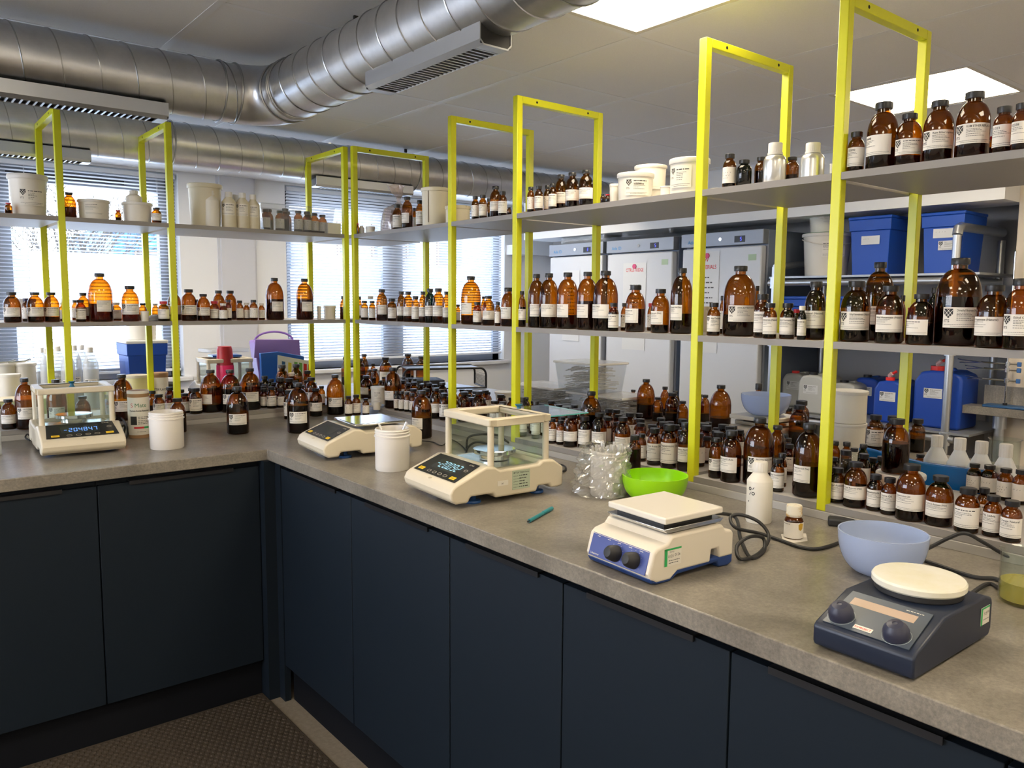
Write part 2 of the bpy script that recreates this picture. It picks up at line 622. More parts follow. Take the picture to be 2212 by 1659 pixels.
# ceiling tiles with the light panels let in
GX, GY, PIT = .9434, -.3582, .6
lights = []
LX = [GX - .6 - 1.8, GX - .6, GX + 1.2, GX - .6 - 3.6]
LY = [GY - 1.2, GY + 1.8, GY - 3.0, GY - 4.8]
mb = MB(); tb = MB()
i0 = int((XL - GX) / PIT) - 1; i1 = int((XW - GX) / PIT) + 1
j0 = int((YN - GY) / PIT) - 1; j1 = int((YB - GY) / PIT) + 1
for i in range(i0, i1 + 1):
    for j in range(j0, j1 + 1):
        x0, x1 = max(GX + i * PIT, XL), min(GX + (i + 1) * PIT, XW)
        y0, y1 = max(GY + j * PIT, YN), min(GY + (j + 1) * PIT, YB)
        if x1 - x0 < .03 or y1 - y0 < .03: continue
        lit = any(abs(GX + i * PIT - a) < .01 for a in LX) and any(abs(GY + j * PIT - b) < .01 for b in LY)
        if lit: lights.append((x0, y0)); continue
        e = .012
        mb.box((x0 + e, y0 + e, ZC), (x1 - e, y1 - e, ZC + .015))
mb.box((XL, YN, ZC + .05), (XW + .1, YB + .2, ZC + .08))
struct('ceiling', mb, ceil_m)
for i in range(i0, i1 + 1):
    x = GX + i * PIT
    if XL < x < XW: tb.box((x - .012, YN, ZC - .0015), (x + .012, YB, ZC + .030))
for j in range(j0, j1 + 1):
    y = GY + j * PIT
    if YN < y < YB: tb.box((XL, y - .012, ZC - .001), (XW, y + .012, ZC + .0305))
struct('trim_1', tb, tbar_m)
for (x0, y0) in lights:
    px_seen = {(1, 0): 'large square ceiling light panel at the top edge, right of the bare steel duct',
               (2, 0): 'square ceiling light panel behind the rightmost yellow frame',
               (1, 1): 'ceiling light panel seen edge-on above the far duct'}
    ii = round((x0 - (GX - .6)) / 1.8) + 1; jj = round((y0 - (GY - 1.2)) / 3.0)
    t = thing('ceiling_light_panel', px_seen.get((ii, jj), 'square ceiling light panel out of the picture'), 'ceiling light', (x0 + .3, y0 + .3, ZC))
    t['group'] = 'recessed square ceiling light panels'
    f = MB()
    for a, b in (((-.289, -.289), (.289, -.268)), ((-.289, .268), (.289, .289)), ((-.289, -.268), (-.268, .268)), ((.268, -.268), (.289, .268))):
        f.box((a[0], a[1], .0), (b[0], b[1], .02))
    f.build('frame', white, t)
    MB().box((-.268, -.268, .008), (.268, .268, .016)).build('diffuser', LITE, t, smooth=False)

# walls
def wall(name, parts, m_): 
    mb = MB()
    for a, b in parts: mb.box(a, b)
    return struct(name, mb, m_)
W1 = (-2.05, .636); W2 = (1.43, 3.60); SILL, HEAD = .935, 2.375
wall('wall_back', [((XL, YB, FZ), (XW + .1, YB + .22, SILL)), ((XL, YB, SILL), (W1[0], YB + .22, ZC + .05)), ((W1[1], YB, SILL), (W2[0], YB + .22, ZC + .05)),
                   ((W2[1], YB, SILL), (XW + .1, YB + .22, ZC + .05)), ((W1[0], YB, HEAD), (W1[1], YB + .22, ZC + .05)), ((W2[0], YB, HEAD), (W2[1], YB + .22, ZC + .05))], wall_m)
wall('wall_right', [((XW, YN, FZ), (XW + .1, YB, ZC + .05))], wall_grey)
WY = (-1.2, 2.5)      # long unseen side window on the left, added to bring in more daylight
wall('wall_left', [((XL - .1, YN, FZ), (XL, YB + .22, .95)), ((XL - .1, YN, 2.33), (XL, YB + .22, ZC + .05)), ((XL - .1, YN, .95), (XL, WY[0], 2.33)), ((XL - .1, WY[1], .95), (XL, YB + .22, 2.33))], wall_m)
fr = MB()
for y in [WY[0] + (WY[1] - WY[0]) * k / 4 for k in range(5)]: fr.box((XL - .09, y - .04, .95), (XL - .03, y + .04, 2.33))
fr.box((XL - .09, WY[0], .95), (XL - .03, WY[1], 1.01)); fr.box((XL - .09, WY[0], 2.27), (XL - .03, WY[1], 2.33))
struct('window_3', fr, alu_frame)
wall('wall_front', [((XL, YN - .1, FZ), (XW + .1, YN, ZC + .05))], wall_m)
# cream pier on the right and the boxed beam over the racking
pier = wall('trim_2', [((3.62, -5.5, FZ), (XW, -1.24, ZC))], wall_cream)
wall('trim_3', [((3.42, -1.24, 2.03), (3.75, 2.6, ZC))], wall_m)
# panel strips between the windows
s_ = MB()
s_.box((.92, YB - .03, SILL - .9), (1.17, YB, ZC)); s_.box((.90, YB - .012, 0), (.92, YB, ZC)); s_.box((1.17, YB - .012, 0), (1.19, YB, ZC))
struct('trim_4', s_, mat('casing_paint', (.60, .60, .63), .6))
wall('trim_5', [((3.86, YB - .09, 0), (XW, YB, ZC))], wall_m)
wall('trim_6', [((3.62, YB - .16, 1.93), (XW, YB, 2.02))], wall_m)
film_m = frosted('frosted_film', (.80, .84, .92))
for n, (a, b) in enumerate((W1, W2)):
    z0, z1 = SILL, HEAD
    y = YB + .09
    fr = MB()
    fr.box((a, y, z0), (b, y + .06, z0 + .07)); fr.box((a, y, z1 - .13), (b, y + .06, z1))
    fr.box((a, y, z0), (a + .07, y + .06, z1)); fr.box((b - .07, y, z0), (b, y + .06, z1))
    mull = ((-.55, -.385), ) if n == 0 else ((2.33, 2.53), )
    for p, q in mull: fr.box((p, y - .01, z0), (q, y + .07, z1))
    if n == 0:
        fr.box((.52, y - .01, z0), (.566, y + .06, z1)); fr.box((-1.4, y, z0), (-1.3, y + .06, z1))
    else: fr.box((1.43, y, z0), (1.50, y + .06, z1))
    w = struct('window_%d' % (n + 1), fr, alu_frame)
    sp = [a + .07] + [c for p in sorted(mull) for c in p] + [b - .07]
    for k in range(0, len(sp), 2):
        g = MB().box((sp[k], y + .028, z0 + .07), (sp[k + 1], y + .034, z1 - .13)).build('window_pane', thin('window_glass', (.95, .97, .97), .01, .04), w, smooth=False)
        g['kind'] = 'structure'
        ft = 1.80 if n == 0 else 1.74
        f = MB().add([(sp[k], y + .026, z0 + .07), (sp[k + 1], y + .026, z0 + .07), (sp[k + 1], y + .026, ft), (sp[k], y + .026, ft)], [(0, 1, 2, 3)]).build('frosted_film', film_m, g, smooth=False)
        f['kind'] = 'structure'
    sl = MB().box((a - .05, YB - .05, z0 - .035), (b + .05, YB + .10, z0)).build('window_sill', mat('sill_white', (.72, .72, .72), .4), w, bevel=.008)
    sl['kind'] = 'structure'
# window closer bars: dark trickle vents on the frame heads
for k, (a, b, n) in enumerate(((-.40, .30, 1), (1.75, 2.35, 2))):
    v = MB().box((a, YB + .075, 2.275), (b, YB + .095, 2.30)).build('trickle_vent', black_matte)
    tag(v, 'long dark vent strip on the head frame of the %s window' % ('left' if n == 1 else 'right'), 'window vent')

# venetian blinds
def blind(x0, x1, zt, zb, label, tilt):
    t = thing('venetian_blind', label, 'blind', ((x0 + x1) / 2, YB + .03, zb))
    hw = (x1 - x0) / 2
    MB().box((-hw, -.015, zt - zb - .03), (hw, .02, zt - zb)).build('head_rail', blind_m, t, bevel=.002)
    MB().box((-hw, -.013, 0), (hw, .013, .018)).build('bottom_rail', blind_m, t, bevel=.003)
    sl = MB()
    z = .035
    ct, st = math.cos(tilt), math.sin(tilt)
    while z < zt - zb - .035:
        p = [(-.0125, -.0006), (-.006, .001), (.006, .001), (.0125, -.0006)]
        vs = []
        for xx in (-hw, hw):
            for u, w in p: vs.append((xx, u * ct - w * st, z + u * st + w * ct))
        sl.add(vs, [(0, 1, 5, 4), (1, 2, 6, 5), (2, 3, 7, 6)])
        z += .0235
    sl.build('slats', blind_m, t)
    cd = MB()
    nn = max(2, int((x1 - x0) / .55))
    for i in range(nn):
        x = -hw + .12 + (2 * hw - .24) * i / (nn - 1)
        for dy in (-.013, .013): cd.box((x - .001, dy - .0008, .01), (x + .001, dy + .0008, zt - zb))
    cd.build('ladder_cords', blind_m, t)
blind(W1[0] + .015, W1[1] - .015, 2.365, .975, 'wide white venetian blind over the left window behind the left shelves', -.28)
blind(W2[0] + .02, W2[1] - .02, 2.365, .995, 'white venetian blind over the right window behind the corner posts', -.62)

# ---------------------------------------------------------------- outside
grd = struct('ground', MB().box((-30, YB + .3, -.3), (45, 60, -.2)).box((-40, -25, -.3), (XL - .3, YB + .3, -.2)), mat('paving_outside', (.70, .69, .67), .9))
def facade(name, label, x0, x1, y, z1, m_, wins, depth=6):
    t = thing(name, label, 'building', (x0, y, -.2))
    MB().box((0, 0, 0), (x1 - x0, depth, z1 + .2)).build('wall', m_, t, smooth=False)
    for (a, b, c, d_) in wins:
        f = MB()
        f.box((a - x0, -.06, c + .2), (b - x0, .02, d_ + .2))
        o = f.build('window', mat('outside_frame', (.12, .08, .06), .6), t, smooth=False)
        MB().box((a - x0 + .06, -.075, c + .26), (b - x0 - .06, -.055, d_ + .14)).build('pane', mat('outside_pane', (.03, .04, .05), .2), o, smooth=False)
    return t
brick_m = bpy.data.materials.new('red_brick'); brick_m.use_nodes = True
_nt = brick_m.node_tree; _b = _nt.nodes['Principled BSDF']; _t = _nt.nodes.new('ShaderNodeTexBrick'); _c = _nt.nodes.new('ShaderNodeTexCoord'); _m = _nt.nodes.new('ShaderNodeMapping')
_m.inputs['Rotation'].default_value = (PI / 2, 0, 0)
_nt.links.new(_c.outputs['Object'], _m.inputs[0]); _nt.links.new(_m.outputs[0], _t.inputs[0]); _nt.links.new(_t.outputs[0], _b.inputs['Base Color'])
_t.inputs['Color1'].default_value = (.11, .035, .024, 1); _t.inputs['Color2'].default_value = (.14, .05, .035, 1); _t.inputs['Mortar'].default_value = (.15, .13, .12, 1); _t.inputs['Scale'].default_value = 2.2
facade('apartment_building', 'pale rendered building with brown-framed windows seen through the right blind', 6.9, 12.2, 14.2, 4.6, mat('pale_render', (.22, .20, .19), .9),
       [(7.45, 7.75, 2.5, 3.3), (8.35, 8.65, 2.5, 3.3), (9.3, 9.6, 2.5, 3.3), (10.2, 11.0, 2.35, 3.3)])
facade('brick_building', 'red brick building end seen at the right side of the right blind', 12.3, 14.2, 13.9, 6.2, brick_m, [], 5)
facade('blue_shed', 'blue corrugated unit seen low through the blinds between the windows', 3.0, 6.9, 15.5, 3.05, mat('blue_cladding', (.02, .09, .18), .6), [(3.4, 6.2, 2.3, 2.5)])
facade('low_wall', 'white boundary wall outside the left window', -9.0, 3.0, 16.5, 2.05, mat('white_render', (.25, .25, .26), .9), [], .3)
# bare tree
bark = mat('bark', (.028, .021, .016), .9)
def tree(base, label, seed, hgt):
    rng = random.Random(seed)
    mb = MB()
    def grow(p, d_, L, r, k):
        n = 3; pts = [p]
        for i in range(n):
            d_ = (d_ + Vector((rng.uniform(-1, 1), rng.uniform(-1, 1), rng.uniform(-.6, .8))) * .16).normalized()
            pts.append(pts[-1] + d_ * L / n)
        mb.tube(pts, r, 5 if k < 3 else 3)
        if k >= 7: return
        for _ in range(3 if k < 6 else 4):
            nd = (d_ + Vector((rng.uniform(-1, 1), rng.uniform(-1, 1), rng.uniform(-.35, .75))) * .85).normalized()
            grow(pts[-1 - rng.randint(0, 1)], nd, L * rng.uniform(.62, .82), r * .60, k + 1)
    grow(Vector((0, 0, 0)), Vector((0, 0, 1)), hgt, .055, 0)
    o = mb.build('bare_tree', bark, None, base, smooth=False)
    return tag(o, label, 'tree')
tree((1.35, 9.5, -.2), 'bare winter tree with fine branches outside the left window', 3, 1.5)
tree((-3.6, 13.5, -.2), 'second bare tree further left outside the left window', 5, 1.6)

# ---------------------------------------------------------------- spiral ducts
DR = .105
def duct_run(mb, a, b, axis, c1, c2, r=DR):
    """straight tube along axis from a to b; c1, c2 the two other coordinates"""
    n = 48
    vs, fs = [], []
    for w in (a, b):
        for i in range(n):
            q = 2 * PI * i / n
            u, v = r * math.cos(q), r * math.sin(q)
            vs.append((w, c1 + u, c2 + v) if axis == 'x' else (c1 + u, w, c2 + v))
    for i in range(n): fs.append((i, (i + 1) % n, n + (i + 1) % n, n + i))
    mb.add(vs, fs, steel)
    # spiral lock seam
    pts = []; L = abs(b - a); turns = L / .112; N = int(turns * 40)
    for i in range(N + 1):
        q = 2 * PI * i / 40; w = a + (b - a) * i / N
        u, v = (r + .001) * math.cos(q), (r + .001) * math.sin(q)
        pts.append((w, c1 + u, c2 + v) if axis == 'x' else (c1 + u, w, c2 + v))
    mb.tube(pts, .0022, 4, steel_seam)
def grille(t, L, name='diffuser'):
    """air diffuser box under a duct, length L along local x, local y across, z=0 bottom"""
    h, w = .055, .050
    f = MB()
    f.prism([(-w, .012), (-w + .012, 0), (-w + .014, .003), (-w + .003, .014), (-w + .003, h), (-w, h)], 'x', 0, L, pipe_m)
    f.prism([(w, .012), (w - .012, 0), (w - .014, .003), (w - .003, .014), (w - .003, h), (w, h)], 'x', 0, L, pipe_m)
    for x in (0, L - .035): f.box((x, -w + .012, 0), (x + .035, w - .012, .004), pipe_m)
    f.build('casing', None, t)
    e = MB()
    for x in (.001, L - .004): e.box((x, -w + .003, .004), (x + .003, w - .003, h))
    e.box((.004, -w + .004, .03), (L - .004, w - .004, .034))
    e.build('end_cap', black_matte, t)
    b = MB(); n = int((L - .08) / .020)
    for i in range(n):
        x = .04 + (L - .08) * i / n
        b.box((x, -w + .012, .001), (x + .006, w - .012, .006))
    b.build('louvre', pipe_m, t, smooth=False)
    s = MB()
    for x in (.02, L - .02): s.cyl((x, -w - .001, .03), .004, .002, 10)
    return t
NX, NY, NZ = .117, .158, 2.256
t = thing('spiral_duct', 'near bare steel spiral duct with an elbow, hanging across the top left', 'air duct', (0, 0, 0))
mb = MB(); ER = .15
duct_run(mb, XL + .05, NX - ER, 'x', NY, NZ); duct_run(mb, NY - ER, YN + .3, 'y', NX, NZ)
mb.build('duct_tube', None, t)
eb = MB(); n, k = 48, 12; vs, fs = [], []
for j in range(k + 1):
    q = PI / 2 * j / k
    cx, cy = NX - ER + ER * math.sin(q), NY - ER + ER * math.cos(q)
    for i in range(n):
        a = 2 * PI * i / n; u, v = (DR + .002) * math.cos(a), (DR + .002) * math.sin(a)
        vs.append((cx + u * math.sin(q), cy + u * math.cos(q), NZ + v))
for j in range(k):
    for i in range(n): fs.append((j * n + i, j * n + (i + 1) % n, (j + 1) * n + (i + 1) % n, (j + 1) * n + i))
eb.add(vs, fs, steel); eb.build('elbow', None, t)
for x in (NX - ER - .002, NX - ER - .06): MB().tube([(x, NY + (DR + .003) * math.cos(a * PI / 20), NZ + (DR + .003) * math.sin(a * PI / 20)) for a in range(40)], .0035, 6, steel_seam, True).build('joint_collar', None, t)
for y in (NY - ER - .002, NY - ER - .06, NY - ER - .075): MB().tube([(NX + (DR + .003) * math.cos(a * PI / 20), y, NZ + (DR + .003) * math.sin(a * PI / 20)) for a in range(40)], .0035, 6, steel_seam, True).build('joint_collar', None, t)
g = thing('duct_diffuser', 'slatted air diffuser under the near duct where it runs toward the camera', 'air diffuser', (.105, -1.265, 2.118), PI / 2)
grille(g, .575)
g = thing('duct_diffuser', 'long slatted air diffuser under the near duct at the left edge', 'air diffuser', (-.29 - 1.6, .128, 2.112))
grille(g, 1.6)
FYD, FZD = 1.31, 2.256
t = thing('spiral_duct', 'far bare steel spiral duct running along the windows', 'air duct', (0, 0, 0))
mb = MB(); duct_run(mb, XL + .05, XW - .02, 'x', FYD, FZD); mb.build('duct_tube', None, t)
for x in (.05, .067, 1.46): MB().tube([(x, FYD + (DR + .003) * math.cos(a * PI / 20), FZD + (DR + .003) * math.sin(a * PI / 20)) for a in range(40)], .0035, 6, steel_seam, True).build('joint_collar', None, t)
g = thing('duct_diffuser', 'slatted air diffuser under the far duct above the left blind', 'air diffuser', (-.30 - 1.2, FYD - .02, 2.112)); grille(g, 1.2)
g = thing('duct_diffuser', 'slatted air diffuser under the far duct behind the corner posts', 'air diffuser', (.81, FYD - .02, 2.112)); grille(g, .62)
def hanger(x, y, z0, label):
    t = thing('duct_hanger', label, 'duct hanger', (x, y, z0))
    t['group'] = 'wire duct hangers'
    w = MB(); w.tube([(-.02, 0, -.03), (0, 0, .02), (.02, 0, -.03)], .0012, 5); w.tube([(0, 0, .03), (0, 0, ZC - z0)], .0012, 5)
    w.build('wire', pipe_m, t)
    MB().box((-.008, -.005, .008), (.008, .005, .035)).build('wire_lock', black_matte, t, bevel=.002)
hanger(NX, -.52, NZ + DR + .002, 'small wire hanger with lock above the near duct')
hanger(1.42, FYD, FZD + DR + .002, 'small wire hanger above the far duct, right of the corner posts')

# ================================================================ the island: worktop, cabinets, shelving
IX, IY = .765 * 2 + .446, .78 * 2 + .444        # full depth of the right and the left wing
mb = MB()
outer = [(-3.2, 0), (0, 0), (0, -4.6), (IX, -4.6), (IX, IY), (-3.2, IY)]
mb.prism(outer, 'z', CZ - .0418, CZ)
o = mb.build('worktop', worktop_m, bevel=.0025)
tag(o, 'long L-shaped grey concrete-look worktop over the navy cabinets', 'worktop')
def cabinet(along, a, b, label, group='navy base cabinets'):
    """along 'x': left wing (front faces -y); 'y': right wing (front faces -x); a..b the run"""
    if along == 'x': t = thing('base_cabinet', label, 'cabinet', (a, 0, 0), 0)
    else: t = thing('base_cabinet', label, 'cabinet', (0, b, 0), -PI / 2)
    t['group'] = group
    L = abs(b - a); top = CZ - .0418
    MB().box((.001, .045, .10), (L - .001, .72, top - .002)).build('body', navy, t)
    MB().box((.002, .022, .098), (L - .002, .043, top - .022)).build('door', navy, t, bevel=.0015)
    hb = MB(); hb.box((L * .18, .018, top - .021), (L * .82, .042, top - .017)); hb.box((L * .18, .016, top - .030), (L * .82, .020, top - .017))
    hb.build('edge_pull', black, t)
    return t
cabinet('x', -1.16, -.582, 'navy base cabinet on the left wing, cut by the left picture edge')
cabinet('x', -1.74, -1.16, 'navy base cabinet on the left wing, beyond the left picture edge')
cabinet('x', -.582, -.024, 'navy base cabinet on the left wing next to the inner corner')
cabinet('y', -.623, -.07, 'navy base cabinet on the right wing, first from the inner corner')
cabinet('y', -1.18, -.623, 'navy base cabinet on the right wing, second from the corner')
cabinet('y', -1.626, -1.18, 'navy base cabinet on the right wing, third from the corner')
cabinet('y', -2.071, -1.626, 'navy base cabinet on the right wing, fourth from the corner')
cabinet('y', -2.52, -2.071, 'navy base cabinet at the bottom right, under the dark hotplate')
cabinet('y', -3.1, -2.52, 'navy base cabinet beyond the right picture edge')
o = MB().prism([(-.023, .024), (-.023, -.02), (.02, -.02), (.02, -.068), (.044, -.068), (.044, .3), (-.023, .3)], 'z', FZ, CZ - .0418).build('corner_filler', navy)
tag(o, 'narrow navy filler post in the inner corner between the two cabinet runs', 'filler panel')
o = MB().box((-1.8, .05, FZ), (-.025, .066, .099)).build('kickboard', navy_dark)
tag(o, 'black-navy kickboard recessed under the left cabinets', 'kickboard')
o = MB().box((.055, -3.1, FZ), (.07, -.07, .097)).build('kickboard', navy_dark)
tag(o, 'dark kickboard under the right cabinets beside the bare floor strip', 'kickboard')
# anti-fatigue mat with round studs
t = thing('anti_fatigue_mat', 'dark brown rubber mat with raised studs on the floor in the corner', 'floor mat', (0, 0, FZ))
rub = mat('brown_rubber', (.05, .038, .027), .8, spec=.3)
MB().box((-2.2, -2.6, 0), (-.024, .048, .006)).build('mat_base', rub, t, bevel=.003)
st = MB()
y = .03
r_ = .0085; k = 0
while y > -1.35:
    x = -.04 - (k % 2) * .011
    while x > -1.15:
        st.lathe([(r_, .0058), (r_ * .75, .0095), (0, .0105)], 6, None, (x, y, 0))
        x -= .022
    y -= .019; k += 1
st = st.build('studs', rub, t)
st['kind'] = 'stuff'
# rear base panel so the island is closed behind
o = MB().box((-3.1, IY - .06, FZ), (IX - .06, IY - .04, CZ - .043)).box((IX - .06, -4.5, FZ), (IX - .04, IY - .04, CZ - .043)).build('rear_panel', navy)
tag(o, 'navy rear panels closing the far side of the island', 'cabinet panel')

# shelving: yellow frames
TW = .026; TD = .026
def frame(axis, pos, label):
    f = thing('shelving_arch', label, 'shelf frame', (0, 0, 0))
    f['group'] = 'yellow-green steel shelf frames'
    z0 = CZ + .022
    if axis == 'y':   # right wing frame, plane y=pos, tube going to +y
        y0, y1 = pos, pos + TW
        MB().box((XF, y0, z0), (XF + TD, y1, TOP)).build('post', yellow_frame, f, bevel=.002)
        MB().box((XR - TD, y0, z0), (XR, y1, TOP)).build('post', yellow_frame, f, bevel=.002)
        MB().box((XF + TD, y0, TOP - TD), (XR - TD, y1, TOP)).build('crossbar', yellow_frame, f, bevel=.002)
        for x in (XF + .095, XR - .085):
            MB().prism([(x + .0045 * math.cos(q * PI / 6), TOP - .013 + .0045 * math.sin(q * PI / 6)) for q in range(12)], 'y', y0 - .0006, y0).build('screw_hole', gap_black, f)
    else:
        x0, x1 = pos, pos + TW
        MB().box((x0, YF, z0), (x1, YF + TD, TOP)).build('post', yellow_frame, f, bevel=.002)
        MB().box((x0, YR - TD, z0), (x1, YR, TOP)).build('post', yellow_frame, f, bevel=.002)
        MB().box((x0, YF + TD, TOP - TD), (x1, YR - TD, TOP)).build('crossbar', yellow_frame, f, bevel=.002)
        for y in (YF + .095, YR - .085):
            MB().prism([(y + .0045 * math.cos(q * PI / 6), TOP - .013 + .0045 * math.sin(q * PI / 6)) for q in range(12)], 'x', x0 - .0006, x0).build('screw_hole', gap_black, f)
frame('x', FX[2], 'leftmost yellow-green shelf frame'); frame('x', FX[1], 'second yellow-green shelf frame from the left')
frame('x', FX[0] - .012, 'left one of the twin yellow-green frames at the shelf corner')
frame('y', FY[0], 'right one of the twin yellow-green frames at the shelf corner')
frame('y', FY[1], 'yellow-green shelf frame left of the tallest pair in the middle'); frame('y', FY[2], 'bright yellow shelf frame in the middle of the picture')
frame('y', FY[3], 'second yellow-green shelf frame from the right'); frame('y', FY[4], 'rightmost yellow-green shelf frame, cut by the top edge')
BT = .018
BAY = ['far left bay', 'second left bay', 'corner-left bay', 'corner-right bay', 'narrow middle bay', 'wide middle bay', 'narrow right bay', 'far right bay']
def boards(z, lvl):
    runs = []
    xs = [(-3.1, FX[2]), (FX[2] + TW, FX[1]), (FX[1] + TW, FX[0] - .012)]
    for k, (a, b) in enumerate(xs):
        mb = MB(); mb.box((a, YF + .001, z - BT), (b, YR - .001, z), board)
        mb.box((a, YF, z - BT), (b, YF + .001, z), board_edge)
        o = mb.build('shelf_board', None, None, smooth=False)
        tag(o, 'grey laminate %s board in the %s' % (lvl, BAY[k]), 'shelf', 'grey shelf boards')
    ys = [(FY[1] + TW, FY[0]), (FY[2] + TW, FY[1]), (FY[3] + TW, FY[2]), (FY[4] + TW, FY[3]), (-4.4, FY[4])]
    for k, (a, b) in enumerate(ys):
        mb = MB(); mb.box((XF + .001, a, z - BT), (XR - .001, b, z), board)
        mb.box((XF, a, z - BT), (XF + .001, b, z), board_edge)
        o = mb.build('shelf_board', None, None, smooth=False)
        tag(o, 'grey laminate %s board in the %s' % (lvl, BAY[3 + k]), 'shelf', 'grey shelf boards')
    # corner infill
    mb = MB(); mb.box((FX[0] + TW, YF + .001, z - BT), (XR - .03, YR - .001, z), board)
    o = mb.build('shelf_board', None, None, smooth=False)
    tag(o, 'grey laminate %s board filling the shelf corner behind the twin posts' % lvl, 'shelf', 'grey shelf boards')
boards(S1, 'upper shelf'); boards(S2, 'middle shelf'); boards(PZ, 'low platform')
mb = MB()
mb.box((-3.1, YF - .004, CZ), (FX[0] + .05, YF + .03, PZ - BT - .001)); mb.box((XF - .004, -4.4, CZ), (XF + .03, FY[0] + .045, PZ - BT - .001))
mb.box((-3.1, YR - .03, CZ), (XR, YR, PZ - BT - .001)); mb.box((XR - .03, -4.4, CZ), (XR, YR, PZ - BT - .001))
o = mb.build('cable_trunking', mat('trunking_grey', (.36, .34, .31), .5), bevel=.001)
tag(o, 'low grey trunking carrying the platform boards on the worktop', 'cable trunking')

# ================================================================ bottles
KIND = {  # cap radius/r, cap height/h, neck radius/r, neck bottom/h, shoulder/h, label z0,z1 (of h), label span (rad)
    'L': (.41, .075, .32, .88, .54, .21, .44, 1.75),
    'M': (.57, .10, .43, .85, .54, .20, .50, 2.35),
    'S': (.70, .13, .54, .82, .59, .13, .60, 2.6),
}
_BM, _CM, _LM, _QM = {}, {}, {}, {}


def body_prof(kind, r, h, inner=0.0, ztop=None):
    rc, hc, rn, zn, zs = KIND[kind][:5]
    r2 = r - inner; p = [(0, inner), (r2 * .80, inner), (r2 * .93, inner + h * .008), (r2, inner + h * .03)]
    lim = ztop if ztop else 1e9
    n = 8
    pts = [(r2, h * zs)]
    for k in range(1, n + 1):
        q = k / n * PI / 2
        e = 1.0 if kind == 'L' else 1.15
        pts.append((rn * r + (r2 - rn * r) * math.cos(q) ** e, h * zs + h * (zn - zs) * (.82 * math.sin(q) + .18 * q / (PI / 2))))
    pts.append((rn * r, h * (1 - hc * .9)))
    if ztop is None:
        return p + pts + [(0, h * (1 - hc * .9))]
    out = list(p); last = p[-1]
    for q in pts:
        if q[1] >= lim:
            f = (lim - last[1]) / max(q[1] - last[1], 1e-6)
            rr = last[0] + (q[0] - last[0]) * f
            out += [(rr, lim), (0, lim)]
            return out
        out.append((q[0] - (inner if q[0] < r2 - 1e-6 else 0), q[1])); last = q
    return out + [(0, last[1])]


def bottle(loc, h, r, kind, name='amber_bottle', glass=amber, liquid=amber_liquid, fill=.5, capc=black, style='p', title=None, rot=0.0, label='', group=None, cat='bottle', far=False, jar=False):
    """glass bottle standing at loc; its paper label faces the room side turned by rot"""
    d_ = Vector((CAM.x - loc[0], CAM.y - loc[1], 0))
    rz = math.atan2(d_.y, d_.x) + PI / 2 + rot
    t = thing(name, label, cat, loc, rz, group)
    h = round(h, 3); r = round(r * 2, 3) / 2
    K = KIND[kind]; key = (kind, h, r, far)
    n = 20 if far else 32
    if key not in _BM:
        _BM[key] = MB().lathe(body_prof(kind, r, h), n).data('glass_body', angle=50)
        c = MB(); rc = r * K[0]; z0 = h * (1 - K[1])
        prof = [(0, z0), (rc * .98, z0), (rc, z0 + h * K[1] * .12), (rc, h * .992), (rc * .94, h), (0, h)]
        if far: c.lathe(prof, 16)
        else:
            m_ = 40; vs, fs = [], []     # fluted side
            for i in range(m_):
                a = 2 * PI * i / m_; k_ = 1.0 if i % 2 else .965
                for rr, z in prof: vs.append((rr * k_ * math.cos(a), rr * k_ * math.sin(a), z))
            q = len(prof)
            for i in range(m_):
                j = (i + 1) % m_
                for s_ in range(1, q - 2): fs.append((i * q + s_, j * q + s_, j * q + s_ + 1, i * q + s_ + 1))
            c.add(vs, fs)
            c.add([(vs[i * q + q - 2]) for i in range(m_)], [tuple(range(m_))]); c.add([(vs[i * q + 1]) for i in range(m_)], [tuple(range(m_))])
        _CM[key] = c.data('cap', angle=40)
    def inst(me, nm, m_, par=t):
        o = bpy.data.objects.new(nm, me); COL.objects.link(o); o.parent = par
        if m_:
            if not me.materials: me.materials.append(m_)
            o.material_slots[0].link = 'OBJECT'; o.material_slots[0].material = m_
        return o
    gb = inst(_BM[key], 'glass_body', glass)
    inst(_CM[key], 'cap', capc)
    if fill > .02:
        fk = (key, round(fill, 1))
        if fk not in _QM: _QM[fk] = MB().lathe(body_prof(kind, r, h, .0022, h * K[4] * 1.15 * max(.1, round(fill, 1))), n).data('liquid', angle=50)
        inst(_QM[fk], 'liquid', liquid, gb)
    if style != 'n':
        rng = random.Random(hash((round(loc[0], 3), round(loc[1], 3))) & 0xffff)
        z0, z1 = h * K[5], h * K[6]
        w, hh = r * K[7], z1 - z0
        if style == 'w': w *= .75       # narrow label
        sk = (style, title, round(w, 3), round(hh, 3), round(r, 4), rng.randint(0, 3) if not title else 0)
        if sk not in _LM:
            r8 = random.Random(sk[5] + 11)
            sh = {'I': its_sheet, 'p': plain_sheet, 'w': plain_sheet, 'h': hand_sheet}[style](w, hh, title, r8)
            if far: sh.el = sh.el[::3]
            _LM[sk] = sh.round(MB(), r, 0).data('label', smooth=True)
        o = bpy.data.objects.new('label', _LM[sk]); COL.objects.link(o); o.parent = t; o.location = (0, 0, z0)
    return t


ORD = 'first second third fourth fifth sixth seventh eighth ninth tenth eleventh twelfth thirteenth fourteenth fifteenth sixteenth seventeenth eighteenth nineteenth twentieth'.split()
ORD += ['twenty-' + w for w in ORD[:9]] + ['thirtieth'] + ['thirty-' + w for w in ORD[:9]] + ['fortieth'] + ['forty-' + w for w in ORD[:9]]
placed = []        # (x, y, r, z)
REG = []           # bottles waiting for their place words: (empty, surface words, bay, row words, px, size word, look)


